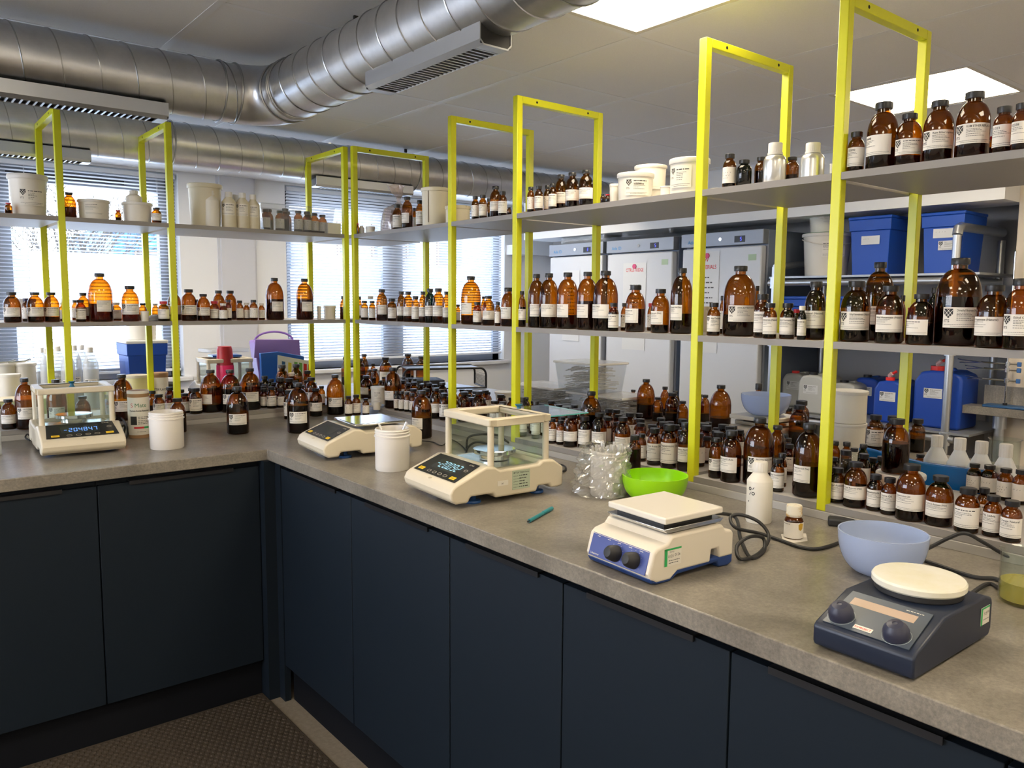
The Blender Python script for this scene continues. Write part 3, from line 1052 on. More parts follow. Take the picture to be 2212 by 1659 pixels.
def bay_of(x, y, wing):
    if wing == 'L': return 0 if x < FX[2] else 1 if x < FX[1] else 2
    return 3 if y > FY[1] else 4 if y > FY[2] else 5 if y > FY[3] else 6 if y > FY[4] else 7


SURF = {'U': ('R', S1, 'upper shelf'), 'UL': ('L', S1, 'upper shelf'), 'M': ('R', S2, 'middle shelf'), 'ML': ('L', S2, 'middle shelf'),
        'P': ('R', PZ, 'low platform'), 'PL': ('L', PZ, 'low platform'), 'C': ('R', CZ, 'worktop'), 'B': ('R', CZ, 'far worktop'), 'BL': ('L', CZ, 'far worktop')}
ROWD = {'f': 'front row', 'm': 'middle row', 'b': 'back row'}


def place(surf, px, w, top, base, row):
    """centre, height and radius of a round thing from its outline, standing on a named surface"""
    wing, z, _ = SURF[surf]
    if surf == 'B':      # foot hidden by the rows in front: stand it where its width gives a natural height
        base = top + w * 2.3
        while at(px, base, z=z).x > IX - .05 or at(px, base, z=z).y > IY - .05: base += 2
        row = '-'
    v = ray(px, base if base else top)
    if row == '-' :        # base seen on the surface
        p = at(px, base, z=z)
        dist = (p - CAM).dot(fwd); r = w / 2 * dist / FPX
        dh = Vector((v.x, v.y, 0)).normalized()
        c = p + dh * r
    else:
        off = {'f': None, 'm': .17, 'b': .33}.get(row, row)
        edge = XF if wing == 'R' else YF
        r = .03
        for _ in range(4):
            o_ = (r + .012) if off is None else off
            vv = ray(px, CAM.z)
            vv = ray(px, top)
            t = ((edge + o_ - CAM.x) / vv.x) if wing == 'R' else ((edge + o_ - CAM.y) / vv.y)
            c = CAM + vv * t
            dist = (c - CAM).dot(fwd); r = w / 2 * dist / FPX
    vv = ray(px, top)
    hd = Vector((c.x - CAM.x, c.y - CAM.y)).length
    zt = CAM.z + vv.z * hd / Vector((vv.x, vv.y)).length
    if zt < CAM.z:    # the top rim nearest the eye is not the highest outline point: use the far rim
        rc = r * .5
        zt = CAM.z + vv.z * (hd + rc) / Vector((vv.x, vv.y)).length
    return Vector((c.x, c.y, z)), max(zt - z, .03), r, wing


def place2(surf, px, w, top, base, kind, row):
    """like place, moved back while a hidden-footed bottle would come out too slender"""
    loc, h, r, wing = place(surf, px, w, top, base, row)
    if surf in ('P', 'PL') and row != '-':
        off = .06 if row == 'f' else .17 if row == 'm' else .33 if row == 'b' else row
        while h / (2 * r) > 2.65 and off < .40:
            off += .02; loc, h, r, wing = place(surf, px, w, top, base, off)
    return loc, h, r, wing


def bot(surf, px, w, top, base, kind='M', row='f', style='p', title=None, cap='k', g='a', fill=.5, rot=0.0, name=None):
    loc, h, r, wing = place2(surf, px, w, top, base, kind, row)
    # keep standing things apart
    for _ in range(12):
        bad = [q for q in placed if abs(q[3] - loc.z) < .02 and math.hypot(q[0] - loc.x, q[1] - loc.y) < q[2] + r + .001]
        if not bad: break
        d_ = Vector((loc.x - CAM.x, loc.y - CAM.y, 0)).normalized()
        q = bad[0]
        s_ = 1 if (loc.x - q[0]) * d_.x + (loc.y - q[1]) * d_.y > -.004 else -1
        loc = loc + d_ * .008 * s_
    placed.append((loc.x, loc.y, r, loc.z))
    caps = {'k': black, 'r': red, 'w': lid_white, 'v': navy_cap}
    gl = {'a': (amber, amber_liquid, 'amber'), 'c': (clear, clear_liquid, 'clear'), 'd': (black_glass, amber_liquid, 'green')}[g]
    t = bottle(loc, h, r, kind, glass=gl[0], liquid=gl[1], fill=fill, capc=caps[cap], style=style, title=title, rot=rot, far=(w < 17), name=name or ('glass_bottle' if g == 'c' else 'amber_bottle' if g == 'a' else 'dark_bottle'))
    bay = bay_of(loc.x, loc.y, wing)
    if row in ('f', 'm', 'b'): rw = ROWD[row]
    else:
        dd = (loc.x - XF) if wing == 'R' else (loc.y - YF)
        rw = 'front of' if dd < 0 else 'front row' if dd < .1 else 'middle row' if dd < .24 else 'back row'
    REG.append([t, SURF[surf][2], bay, rw, px, {'L': 'large', 'M': 'medium', 'S': 'small'}[kind], gl[2], {'k': 'black', 'r': 'red', 'w': 'white', 'v': 'blue'}[cap], title, style, wing, loc])
    return t


NUM = {'- 52890': 'small amber bottle numbered 52890 just right of the rightmost frame', 'OIL 54448': 'large amber bottle on the upper shelf, second right of the rightmost frame',
       '51323': 'small amber bottle on the upper shelf, second in from the right picture edge', '52338': 'small amber bottle on the upper shelf, cut by the right picture edge'}


def name_bottles():
    groups = {}
    for q in REG:
        if q[8] and q[9] != 'h' or (q[8] and len(q[8]) > 3):
            if q[8] in NUM: q[0]['label'] = NUM[q[8]]; q[0]['category'] = 'bottle'; continue
            where = '%s, %s' % (q[1], BAY[q[2]])
            q[0]['label'] = '%s bottle labelled %s, on the %s' % (q[6], q[8], where)
            q[0]['category'] = 'bottle'
            continue
        key = (q[1], q[2] if 'worktop' not in q[1] else q[10], q[3] if 'worktop' not in q[1] else '')
        groups.setdefault(key, []).append(q)
    for key, L in groups.items():
        L.sort(key=lambda q: q[4])
        for i, q in enumerate(L):
            if q[1] == 'worktop':
                q[0]['label'] = '%s %s bottle standing on the worktop in front of the shelving, %s from left' % (q[5], q[6], ORD[i])
            elif q[1] == 'far worktop':
                q[0]['label'] = '%s %s bottle, %s cap, %s from left on the far %s worktop' % (q[5], q[6], q[7], ORD[i], 'window' if q[10] == 'L' else 'fridge-side')
            else:
                lv = {'upper shelf': 'upper shelf', 'middle shelf': 'middle shelf', 'low platform': 'low platform'}[q[1]]
                q[0]['label'] = '%s %s bottle, %s cap, %s from left, %s, %s, %s' % (q[5], q[6], q[7], ORD[i], q[3], lv, BAY[q[2]])
            q[0]['category'] = 'bottle'
    gn = {}
    for q in REG:
        q[0]['group'] = '%s %s bottles on the %s' % (q[5], q[6], q[1])

# surface, across, width, top, foot, build, row, look, cap+glass, fill, turn | words on the label
BT_ = '''
ML 24.3 33.1 631.0 696.5 M f I ka .7 -10|
ML 55.7 16.9 644.5 695.8 S m p va .5 0|
ML 74.6 32.4 631.0 696.5 M f I ka .4 0|
ML 109.7 31.1 631.6 696.5 M f I ka .3 -5|
ML 134.3 13.5 653.6 691.4 S m p wa .4 0|
ML 161.4 13.5 648.5 694.1 S b p ka .6 0|
ML 178.9 25.0 632.7 694.8 M .11 p ka .5 0|
ML 173.2 20.3 647.5 695.1 S f I ka .8 0|
ML 214.3 48.3 590.5 694.8 L f w ka .6 20|
ML 250.5 20.9 653.6 690.0 S m p wa .3 0|
ML 241.7 10.1 658.6 690.7 S b n kd .6 0|
ML 279.8 35.4 617.5 694.1 M f I ka .5 0|
ML 307.8 16.9 654.6 687.3 S m n ka .5 0|
ML 352.7 23.0 650.9 692.4 S f p ra .5 0|
ML 335.2 14.9 655.3 687.3 S m n wa .3 0|
ML 375.4 28.4 626.6 689.0 M m p ka .4 0|
ML 406.8 32.1 624.9 692.4 M f I ka .35 0|
ML 424.3 10.1 646.8 689.0 S .08 p ka .6 0|
ML 438.8 27.0 635.0 693.1 M f I ka .4 0|
ML 462.4 20.9 650.2 691.4 S f p ra .4 0|
ML 471.6 25.7 627.6 689.0 M m n ka .3 0|
ML 481.7 16.9 655.3 691.4 S f p wa .4 0|
ML 496.9 27.0 627.6 687.7 M m n ka .5 0|
ML 492.8 13.5 647.5 690.7 S f p ka .6 0|
ML 517.5 15.2 649.2 687.3 S .06 p ka .6 0|
ML 532.3 14.2 654.6 686.3 S .06 p wa .4 0|
ML 547.5 16.9 647.8 691.7 S f p ka .5 0|
ML 564.6 14.1 655.0 687.3 S .06 p wa .4 0|
ML 592.5 38.2 600.5 691.0 L f w ka .8 20|
ML 657.1 37.0 602.0 691.0 L f w ka .8 20|
ML 743.0 18.2 639.7 686.7 S .05 n ka .8 0|
M 776.8 9.0 640.8 688.1 S m p ka .4 0|
M 787.3 16.6 649.8 690.2 S f p ka .7 0|
M 800.3 16.9 639.3 689.6 S m n wc .4 0|
M 803.9 15.1 649.8 691.7 S f p ka .7 0|
M 824.7 24.7 624.8 691.7 M f w ka .6 0|
M 846.4 20.5 645.3 692.6 S f w ka .9 0|
M 866.6 19.9 629.9 694.7 M f p ka .6 0|
M 881.7 22.6 629.9 694.7 M f p ka .6 0|
M 897.6 17.5 639.0 696.2 S f p ka .6 0|
M 913.6 18.7 629.9 696.2 M f p ka .7 0|
M 929.0 23.5 623.3 697.7 M f p kd .9 0|
M 947.1 26.5 622.7 698.6 M f p ka .4 0|
M 964.5 18.1 629.3 698.6 M f p ka .4 0|
M 989.5 10.8 658.0 692.6 S m p ka .5 0|
M 1017.3 43.1 596.8 701.0 L .075 w ka .3 -34|
M 1031.1 19.3 651.9 701.7 S f p ka .7 0|
M 1055.3 27.1 639.3 701.7 M f p ka .5 0|
M 1044.4 12.1 639.9 698.6 M m n ka .4 0|
M 1075.4 13.3 652.5 703.2 S f p ka .7 0|
M 1098.6 32.5 621.2 703.8 M f w ka .3 -34|
M 1127.3 18.7 628.7 704.1 M f p ka .9 0|
M 1159.3 36.4 591.8 706.5 L f p ka .6 0|
M 1186.3 42.2 590.4 708.6 L f p ka .6 0|
M 1226.8 47.2 588.8 709.9 L f w ka .4 -34|
M 1269.7 45.6 587.1 711.9 L f w ka .8 -34|
M 1308.8 54.0 585.7 714.3 L .07 p ka .5 -34|Diacetyl (Nat)
M 1325.7 22.9 654.6 715.3 S f p ka .7 0|
M 1349.3 15.2 654.6 714.6 S .08 I ka .7 0|
M 1373.6 42.2 616.4 716.7 M f w ka .8 -34|
M 1405.7 13.5 654.6 708.6 S m p ra .7 0|
M 1427.6 39.8 623.9 719.4 M f w ka .3 -34|Hexanoate (Nat)
M 1474.2 47.2 579.3 721.1 L .06 w ka .5 -34|Octanoic Acid (Nat)
M 1542.7 27.7 654.2 723.4 S f I ka .6 0|Ethyl Decanoate
M 1561.9 13.5 638.4 714.3 S m p ka .4 0|
M 1600.4 69.2 574.2 725.4 L .075 I ka .5 10|ETHYL BUTYRATE (NAT)
M 1636.7 14.0 617.5 720.6 M m n ka .5 0|
M 1648.2 35.0 635.0 726.9 S f p ka .4 0|Cinnamate (Nat)
M 1664.7 28.7 654.9 729.3 S f p ka .6 0|Isobutyrate (Natural)
M 1702.4 31.5 654.9 730.0 S f p ka .5 0|Ethyl Formate (Nat)
M 1722.3 21.0 668.2 718.8 S m n ra .5 0|
M 1733.5 18.9 661.2 731.1 S f p wd .7 0|
M 1763.6 45.4 608.0 733.5 M f p ka .7 0|Nonanal (Natural)
M 1820.9 25.9 664.7 720.6 S .1 n wa .5 0|
M 1851.0 60.1 607.0 736.3 M f I ka .6 0|Ethyl Isovalerate (Natural)
M 1902.3 62.2 566.1 734.6 L m p ka .6 0|
M 1925.1 55.9 617.5 740.5 M f p ka .7 0|Ethyl Hexanoate (Natural)
M 1950.6 14.0 638.5 724.1 S m n ka .5 0|
M 1968.1 17.5 664.7 741.6 S .1 n ra .5 0|
M 1991.5 52.4 635.0 744.4 M f p ka .7 -34|
M 2021.9 31.5 621.7 736.3 M m n kd .9 0|
M 2076.1 90.2 557.4 749.3 L .09 I ka .9 14|Dimethyl Butyrate (Natural)
M 2149.8 66.4 615.7 751.4 M f p ka .5 -34|Ethyl Propionate (Natural)
M 2208.9 61.2 602.5 754.8 M f I ka .5 0|Ethyl Octanoate
UL 17.6 14.2 438.2 458.1 S f n ra .5 0|
UL 148.5 26.3 415.9 468.3 M .08 n ka .7 0|
UL 254.9 12.2 454.1 472.7 S .06 n ra .5 0|
UL 337.6 19.6 450.0 478.7 S f p ka .4 0|
U 772.9 5.4 482.5 502.4 S f n ra .4 0|
U 857.9 19.9 441.8 494.8 S .07 p ka .3 0|
U 879.6 24.4 424.7 491.9 M .07 w ka .7 -34|
U 895.3 9.0 449.1 488.9 S .13 p ka .6 0|
U 906.7 17.2 432.8 488.0 S .06 p ka .6 0|
U 1026.8 16.6 423.6 471.5 S f p ka .5 0|
U 1043.1 18.1 421.0 469.3 S f p ka .6 0|
U 1055.7 10.8 428.6 465.7 S m n ka .6 0|
U 1070.6 25.3 402.4 465.7 M f p ka .4 0|
U 1085.8 19.5 413.8 463.0 S f p ka .5 0|
U 1100.0 10.1 449.4 461.2 S f n ka .5 0|
U 1146.7 16.6 403.7 455.8 S f p ka .3 0|
U 1164.2 19.0 402.1 453.4 S f p ka .3 0|
U 1182.7 16.3 400.6 451.2 S .07 p ka .4 0|
U 1194.1 17.4 396.5 449.4 S f p ka .4 0|
U 1212.2 27.1 377.1 447.6 M .06 p ka .3 0|
U 1236.6 29.8 373.1 445.5 M f p ka .3 0|
U 1266.4 31.6 367.7 441.3 M f p ka .3 0|
U 1302.0 10.1 421.0 436.8 S f n ka .8 0|
U 1313.4 15.4 419.6 435.3 S .06 n ra .8 0|
U 1576.9 28.6 333.3 400.1 S f h ka .6 0|
U 1608.1 32.3 346.2 396.5 S .045 n kd .8 0|
U 1645.2 27.9 339.6 391.0 S .09 n ka .8 0|
U 1712.0 27.9 339.6 383.6 S .09 n ka .5 0|
U 1851.2 34.9 285.6 365.3 S f p ka .3 0|- 52890
U 1910.3 62.4 222.1 359.8 M f p ka .5 -34|OIL 54448
U 1966.1 54.3 246.7 353.2 M f I ka .3 0|
U 2031.4 60.6 218.4 343.2 M f I ka .5 0|Rum Ether replacer
U 2106.7 66.1 199.0 335.2 M f I ka .4 0|RUM ETHER REPLACE
U 2144.5 18.4 295.5 326.7 S .1 n ra .8 0|
U 2170.9 40.4 230.5 326.0 S f p ka .3 0|51323
U 2209.5 36.7 226.9 321.2 S f p ka .3 0|52338
C 514.8 46.6 834.2 939.5 L - I ka .4 0|
C 645.2 47.0 825.8 937.4 L - I ka .9 0|
C 385.7 33.8 859.0 936.4 M - n ka .9 0|
C 624.8 21.9 842.4 906.7 S - I ka .6 0|
C 682.8 27.6 837.7 900.4 M - I ka .3 0|
C 725.1 37.6 808.6 897.3 L - I ka .6 0|
C 911.2 44.6 841.8 948.8 L - w ka .7 -34|
PL 21.1 30.9 861.4 928.2 M - p ka .4 0|
PL -3.0 13.6 856.9 924.0 S - p ka .6 0|
PL 58.0 39.2 814.7 927.0 L - I ka .6 0|CIS-3-Hexenol
PL 125.1 39.2 818.5 925.5 L - I ka .6 0|
PL 180.8 30.1 854.7 916.4 M - n ka .4 0|
PL 241.1 16.6 844.9 916.4 S - p va .4 0|
PL 266.7 43.9 807.8 910.1 L - I ka .7 0|
PL 344.3 24.3 851.1 900.0 S - I ka .3 0|
PL 366.2 17.6 853.8 893.2 S - p ka .4 0|
PL 400.0 23.0 849.4 893.2 S - p ka .7 0|
PL 423.6 26.3 837.6 894.9 S - I ka .7 0|
PL 366.2 20.3 835.9 888.2 S .2 n ka .5 0|
PL 413.5 20.3 837.6 888.2 S .14 n ka .5 0|
PL 329.1 18.6 843.6 888.2 S .2 n ka .5 0|
PL 457.4 43.9 798.7 893.2 L - w ka .3 -34|
PL 498.9 39.8 797.0 890.9 L - I ka .9 0|
PL 541.8 43.2 794.7 886.5 L - I ka .5 0|
PL 570.6 17.2 839.3 881.6 S - p ka .5 0|
PL 587.2 20.4 834.0 881.6 S - I ka .5 0|
PL 606.0 17.2 839.3 881.0 S - I ka .5 0|
PL 606.0 23.5 815.8 865.9 S .14 n ka .5 0|
PL 624.8 24.4 818.9 869.1 S .12 I ka .4 0|
PL 609.1 27.6 787.6 853.4 M .26 n ka .4 0|
PL 639.8 26.3 786.0 850.2 M .26 n ka .4 0|
PL 673.4 27.6 815.1 878.5 M - I ka .6 0|
PL 695.3 15.0 833.6 876.9 S - I ka .4 0|
PL 664.0 19.4 800.1 853.4 S .26 p ka .5 0|
PL 605.1 17.2 805.4 853.4 S .2 n wa .5 0|
PL 629.5 18.8 804.2 853.4 S .18 n wa .5 0|
PL 571.5 18.8 812.0 853.4 S .2 n ka .6 0|
PL 585.6 17.2 817.0 853.4 S .16 n ka .6 0|
P 753.3 16.6 854.8 899.1 S - p ka .6 0|
P 770.1 18.7 853.2 899.1 S - p ka .6 0|
P 790.6 14.5 859.9 897.6 S - p ka .6 0|
P 791.5 26.5 810.8 876.5 M .15 w ka .6 -34|
P 849.1 37.4 793.6 883.1 L - w ka .6 -34|
P 856.9 12.7 843.9 887.0 S - p ka .8 0|
P 867.8 13.6 844.8 888.5 S - p ka .8 0|
P 879.5 13.9 846.3 890.0 S - p ka .8 0|
P 890.7 13.6 848.7 891.5 S - p ka .8 0|
P 881.7 16.6 826.7 873.4 S .17 p ka .6 0|
P 941.3 26.5 837.3 905.1 M - p ka .8 0|
P 959.4 21.1 848.4 908.1 S - I ka .8 0|
P 926.9 24.7 826.7 885.5 M .2 n ka .6 0|
P 955.8 23.5 825.2 885.5 M .24 n ka .6 0|
P 1002.2 27.7 845.7 912.6 M - p ka .3 0|
P 1033.9 32.5 844.2 915.6 M - n ka .5 0|
P 1128.9 18.9 857.7 944.8 S - p kc .3 0|
P 1156.9 18.9 866.2 949.5 S - p kc .3 0|
P 1192.4 20.2 903.3 959.0 S - p ka .5 0|
P 1210.6 18.6 906.7 961.7 S - p ka .5 0|
P 1231.9 31.0 894.2 967.4 M - p ka .5 0|
P 1262.2 27.7 898.2 969.1 S - p ka .6 0|
P 1277.4 46.6 844.2 948.9 L .17 n ka .9 0|
P 1293.3 33.7 890.8 972.5 M - p ka .6 0|
P 1343.9 35.1 899.9 986.0 M - p ka .5 0|
P 1369.6 28.3 938.7 1016.4 S - n ka .9 0|
P 1385.4 20.2 936.4 997.8 S - p ka .7 0|
P 1412.4 31.0 923.6 1006.2 S - p ka .7 0|Citral A-one (Nat)
P 1443.8 35.8 915.1 1013.7 S - p ka .5 0|Peppermint Oil
P 1478.2 32.1 911.1 1019.1 M - p ka .5 0|Mixed Berry Oil
B 1393.9 38.8 817.9 899.9 L .52 n ka .6 0|
B 1420.2 23.6 857.1 903.3 M .50 n ka .6 0|
B 1450.6 31.0 847.6 903.3 M .47 n ka .6 0|
B 1435.0 20.9 834.8 891.5 M .62 n ka .4 0|
B 1473.2 25.3 865.5 903.3 M .47 n ka .5 0|
B 1457.3 20.9 844.2 891.5 M .62 n ka .5 0|
B 1366.9 17.5 841.5 898.2 M .56 n ka .8 0|
B 1511.0 17.5 851.0 906.7 M .5 n ka .5 0|
B 1522.1 20.9 851.0 906.7 M .6 n ka .5 0|
B 1554.2 45.9 830.7 921.9 L .5 n ka .5 0|
B 1635.2 20.2 828.0 891.5 S .75 n ka .8 0|
P 1544.8 30.7 944.3 1034.2 M - I ka .5 0|Pleasance Leaf
P 1577.3 43.8 928.0 1043.8 M - p ka .5 -34|PINENE NATURAL
P 1636.1 65.1 900.0 1051.5 L - I ka .6 8|Phenyl Ethyl Alcohol (Nat)
P 1677.7 28.6 988.6 1063.7 S - p ka .5 0|Ethyl Acetoacetate
P 1686.7 21.7 977.8 1052.8 S - p ka .5 0|
P 1703.4 23.5 958.8 1026.6 S - w ka .6 0|
P 1680.4 34.4 918.1 1008.5 M .17 n ka .4 0|
P 1741.9 61.5 912.7 1076.9 L - w ka .7 -28|Propionic Acid (Nat)
P 1528.5 20.3 911.2 967.8 S - h ka .6 0|
P 1547.5 20.3 923.5 1001.3 S .13 n ka .6 0|
P 1561.0 16.3 934.4 1001.3 S .12 n ka .6 0|
P 1569.2 15.2 916.6 983.2 S .22 n ka .6 0|
P 1587.3 15.9 919.9 990.4 S .18 n ka .6 0|
P 1602.6 16.3 933.5 1001.3 S .13 n ka .6 0|
P 1696.7 16.6 937.1 994.0 S .2 n ka .6 0|
P 1703.9 17.4 943.4 1001.3 S .16 n ka .6 0|
P 1806.8 33.0 1008.5 1088.2 S - p ka .5 0|Propyl Acetate
P 1844.9 47.7 994.6 1097.4 M - p ka .4 0|Propyl Butyrate (Nat)
P 1888.3 33.0 1023.2 1105.4 S - p ka .4 0|Benzaldehyde (Nat)
P 1918.4 33.0 1029.4 1113.9 S - p ka .3 0|Thyme Oil
P 1963.5 59.5 998.2 1126.7 M - p ka .6 0|Spearmint Oil
P 2025.9 56.5 1023.9 1139.6 M - p ka .3 0|Furfuryl Acetate (Nat)
P 2085.8 48.5 1050.4 1154.3 S - p ka .6 0|
P 2121.4 29.4 1051.5 1139.6 S - p ka .5 0|
P 2140.8 37.4 1067.3 1161.6 S - p ka .4 0|OIL 56846
P 2181.2 41.1 1074.6 1170.0 S - p ka .3 0|Orange Natural
P 2101.9 29.4 1000.1 1065.1 S - h ka .8 0|
P 2134.2 31.6 1003.0 1071.7 S - h ka .8 0|
P 2169.1 32.3 1009.3 1082.7 S - h ka .8 0|
P 2201.0 30.8 1012.9 1091.9 S - h ka .8 0|
B 1985.5 24.2 979.9 1042.3 S .42 w ka .8 0|
B 2012.3 28.6 984.3 1053.3 S .40 n ka .8 0|
B 2038.0 29.4 989.1 1053.3 S .38 n ka .8 0|
P 1827.7 30.8 970.7 1042.3 S .19 n kc .3 0|
P 1846.0 22.0 967.0 1034.9 S .24 n kc .3 0|
P 1867.0 28.6 978.8 1053.3 S .15 h ka .5 0|
P 1865.5 22.0 961.5 1027.6 S .27 n ka .7 0|
P 1829.5 22.0 956.0 1020.3 S .3 n ka .7 0|
P 1802.0 22.8 987.2 1057.0 S .13 n ka .7 0|
P 1804.6 21.3 952.3 1020.3 S .28 n ka .7 0|
P 1886.4 24.2 987.2 1057.0 S .13 n ka .7 0|
P 1905.9 27.9 983.6 1057.0 S .16 n ka .7 0|
B 1888.3 34.5 894.7 954.2 S .62 I ka .6 0|
B 1926.8 37.4 897.3 957.9 S .60 n ka .6 0|
B 1978.9 31.6 903.9 968.9 S .60 n ka .6 0|
B 1728.6 33.8 864.2 939.5 S .66 n ka .6 0|
B 1723.1 41.1 873.4 943.2 M .55 n ka .6 0|
B 1701.8 20.6 880.8 939.5 S .6 n ka .6 0|
B 787.2 19.5 764.3 812.3 M .62 n ka .3 0|
B 746.5 17.9 770.8 813.9 M .6 n ka .5 0|
B 779.1 19.5 773.2 812.3 M .5 n ka .6 0|
B 806.4 12.2 784.3 813.9 S .75 n ka .5 0|
B 833.6 26.9 771.6 820.4 M .62 p ka .6 0|
B 881.6 25.2 764.0 804.2 M .95 n ka .3 0|
B 910.9 24.4 768.7 804.2 M .9 n ka .3 0|
B 881.6 13.0 781.1 804.2 S .85 n ka .6 0|
P 798.6 17.1 797.7 840.0 M .38 n ka .5 0|
P 810.0 18.7 796.4 840.0 M .36 n ka .5 0|
P 871.8 12.2 813.9 843.2 S .30 p ka .6 0|
P 885.7 12.2 816.9 846.5 S .33 n ka .6 0|
P 895.9 12.2 817.2 846.5 S .3 p ka .6 0|
P 956.1 19.5 825.3 856.2 M .3 n ka .3 0|
P 926.4 18.7 827.0 862.8 M .22 n ka .6 0|
P 828.7 11.4 813.9 843.2 S .36 n ka .6 0|
P 822.2 11.4 821.3 846.5 S .3 n ka .6 0|
'''

# ================================================================ tubs, pots and plastic bottles
def stand(mb_parts, name, label, cat, loc, rz=0, group=None):
    t = thing(name, label, cat, loc, rz, group)
    for nm, mb, m_, kw in mb_parts: mb.build(nm, m_, t, **kw)
    return t


def face_cam(x, y, rot=0):
    return math.atan2(CAM.y - y, CAM.x - x) + PI / 2 + rot


def tub(loc, r, h, label, taper=.92, body=white, lid=lid_white, name='plastic_tub', cat='tub', sheet=None, lidh=None, sh_z=.35, rot=0, group=None, rim=True):
    """round lidded tub; sheet(w,h,rng) gives print straight on the wall"""
    t = thing(name, label, cat, loc, face_cam(loc[0], loc[1], rot), group)
    lh = lidh if lidh is not None else min(.014, h * .14)
    MB().lathe([(0, 0), (r * taper * .96, 0), (r * taper, h * .02), (r * .97, h - lh), (0, h - lh)], 36).build('tub_body', body, t)
    if lid is not None:
        MB().lathe([(0, h - lh), (r * 1.02, h - lh), (r * 1.04, h - lh * .8), (r * 1.04, h - lh * .15), (r * 1.01, h), (r * .9, h - lh * .1), (0, h - lh * .12)], 36).build('lid', lid, t)
    if sheet:
        sheet.round(MB(), r * (taper + (1 - taper) * .9) * 1.0, 0, n=10).build('print', None, t, loc=(0, 0, h * sh_z))
    return t


def hdpe(loc, r, h, label, capr=.42, body=white_cool, capm=lid_white, name='plastic_bottle', sheet=None, sh=(.35,), square=False, group=None, rot=0, shoulder=.74, neckz=.88):
    t = thing(name, label, 'bottle', loc, face_cam(loc[0], loc[1], rot), group)
    MB().lathe([(0, 0), (r * .95, 0), (r, h * .02), (r, h * shoulder * .97), (r * .97, h * shoulder), (r * capr * .95, h * (neckz - .02)), (r * capr * .9, h * neckz), (0, h * neckz)], 32).build('bottle_body', body, t)
    c = MB(); n = 36; rc = r * capr
    vs, fs = [], []
    prof = [(rc, h * neckz), (rc, h * .985), (rc * .92, h)]
    for i in range(n):
        a = 2 * PI * i / n; k_ = 1 if i % 2 else .95
        for q, (rr, z) in enumerate(prof): vs.append((rr * k_ * math.cos(a), rr * k_ * math.sin(a), z))
    for i in range(n):
        j = (i + 1) % n
        for q in range(2): fs.append((i * 3 + q, j * 3 + q, j * 3 + q + 1, i * 3 + q + 1))
    fs.append(tuple(i * 3 + 2 for i in range(n)))
    c.add(vs, fs).build('cap', capm, t)
    if sheet: sheet.round(MB(), r, 0, n=8).build('print', None, t, loc=(0, 0, h * sh[0]))
    return t


def P(surf, px, w, top, base, row='f'):
    return place(surf, px, w, top, base, row)


def keep(loc, r): placed.append((loc.x, loc.y, r, loc.z))


clear_ink = None
rg = random.Random(4)


def print_sheet(w, h, title=None, its=True, extra=()):
    s = its_sheet(w, h, title, random.Random(len(title or '') + int(w * 1000)), None)
    s.ground = white
    return s


# --- upper shelf, left wing
loc, h, r, _ = P('UL', 59, 75, 379, 463, .065); keep(loc, r)
tub(loc, r, h, 'tall white lidded bucket with black shield print at the far left of the upper shelf', .84, sheet=print_sheet(r * 1.3, h * .42), sh_z=.22, lidh=.02, rot=.2)
loc, h, r, _ = P('UL', 202, 62, 433, 476, .06); keep(loc, r)
t = tub(loc, r, h, 'low white pot with a dark rag of film over its lid, upper shelf left', .93, sheet=plain_sheet(r * 1.2, h * .6, None, rg, white), sh_z=.2)
loc, h, r, _ = P('UL', 296, 60, 439, 477, .06); keep(loc, r)
tub(loc, r, h, 'low white pot with a small white bottle standing on its lid', .90)
hdpe((loc.x - .012, loc.y, loc.z + h), .032, .052, 'small squat white bottle on the lid of a low pot', .55, white, lid_white, shoulder=.5, neckz=.7)
loc, h, r, _ = P('UL', 442, 70, 399, 490, .10); keep(loc, r)
tub(loc, r, h, 'tall cream see-through bucket with cream lid, just right of the second frame', .86, body=cream, lid=cream, lidh=.02)
for px, w, top, row, lab, sh in ((456, 30, 411, .045, 'grey-white plastic bottle in front of the tall cream bucket', None), (493.5, 31, 415, .045, 'white plastic bottle with shield print beside the cream bucket', 1),
                             (523, 30, 417, .045, 'white plastic bottle with shield print, second right of the cream bucket', 1), (546, 28, 421, .045, 'white plastic bottle against the clear bottle box', 1),
                             (508, 26, 421, .11, 'white plastic bottle behind the two printed ones beside the cream bucket', None)):
    loc, h, r, _ = P('UL', px, w, top, 492, row); keep(loc, r)
    hdpe(loc, r, h, lab, .5, cream if sh else white, lid_white, sheet=print_sheet(r * 1.9, h * .34) if sh else None, sh=(.34,), group='white plastic bottles beside the cream bucket', rot=-.1, shoulder=.72, neckz=.86)
# clear box of dark bottles
p = at(560, 500, y=YF + .03); q = at(728, 500, y=YF + .03)
bx0, bx1 = p.x + .01, q.x - .01; by0, by1 = YF + .03, YF + .24
t = thing('clear_storage_box', 'clear plastic box full of dark amber bottles on the upper shelf left of the corner', 'storage box', ((bx0 + bx1) / 2, (by0 + by1) / 2, S1))
hx, hy, bh = (bx1 - bx0) / 2, (by1 - by0) / 2, .125
def open_box(hx, hy, h, th, flare=1.08):
    mb = MB(); a = [(-hx, -hy), (hx, -hy), (hx, hy), (-hx, hy)]
    vs = [(x / flare, y / flare, 0) for x, y in a] + [(x, y, h) for x, y in a]
    vs += [((x - math.copysign(th, x)) / flare, (y - math.copysign(th, y)) / flare, th) for x, y in a] + [(x - math.copysign(th, x), y - math.copysign(th, y), h) for x, y in a]
    fs = [(0, 3, 2, 1), (8, 9, 10, 11)]
    for i in range(4):
        j = (i + 1) % 4
        fs += [(i, j, j + 4, i + 4), (i + 8, i + 12, j + 12, j + 8), (i + 4, j + 4, j + 12, i + 12)]
    return mb.add(vs, fs)
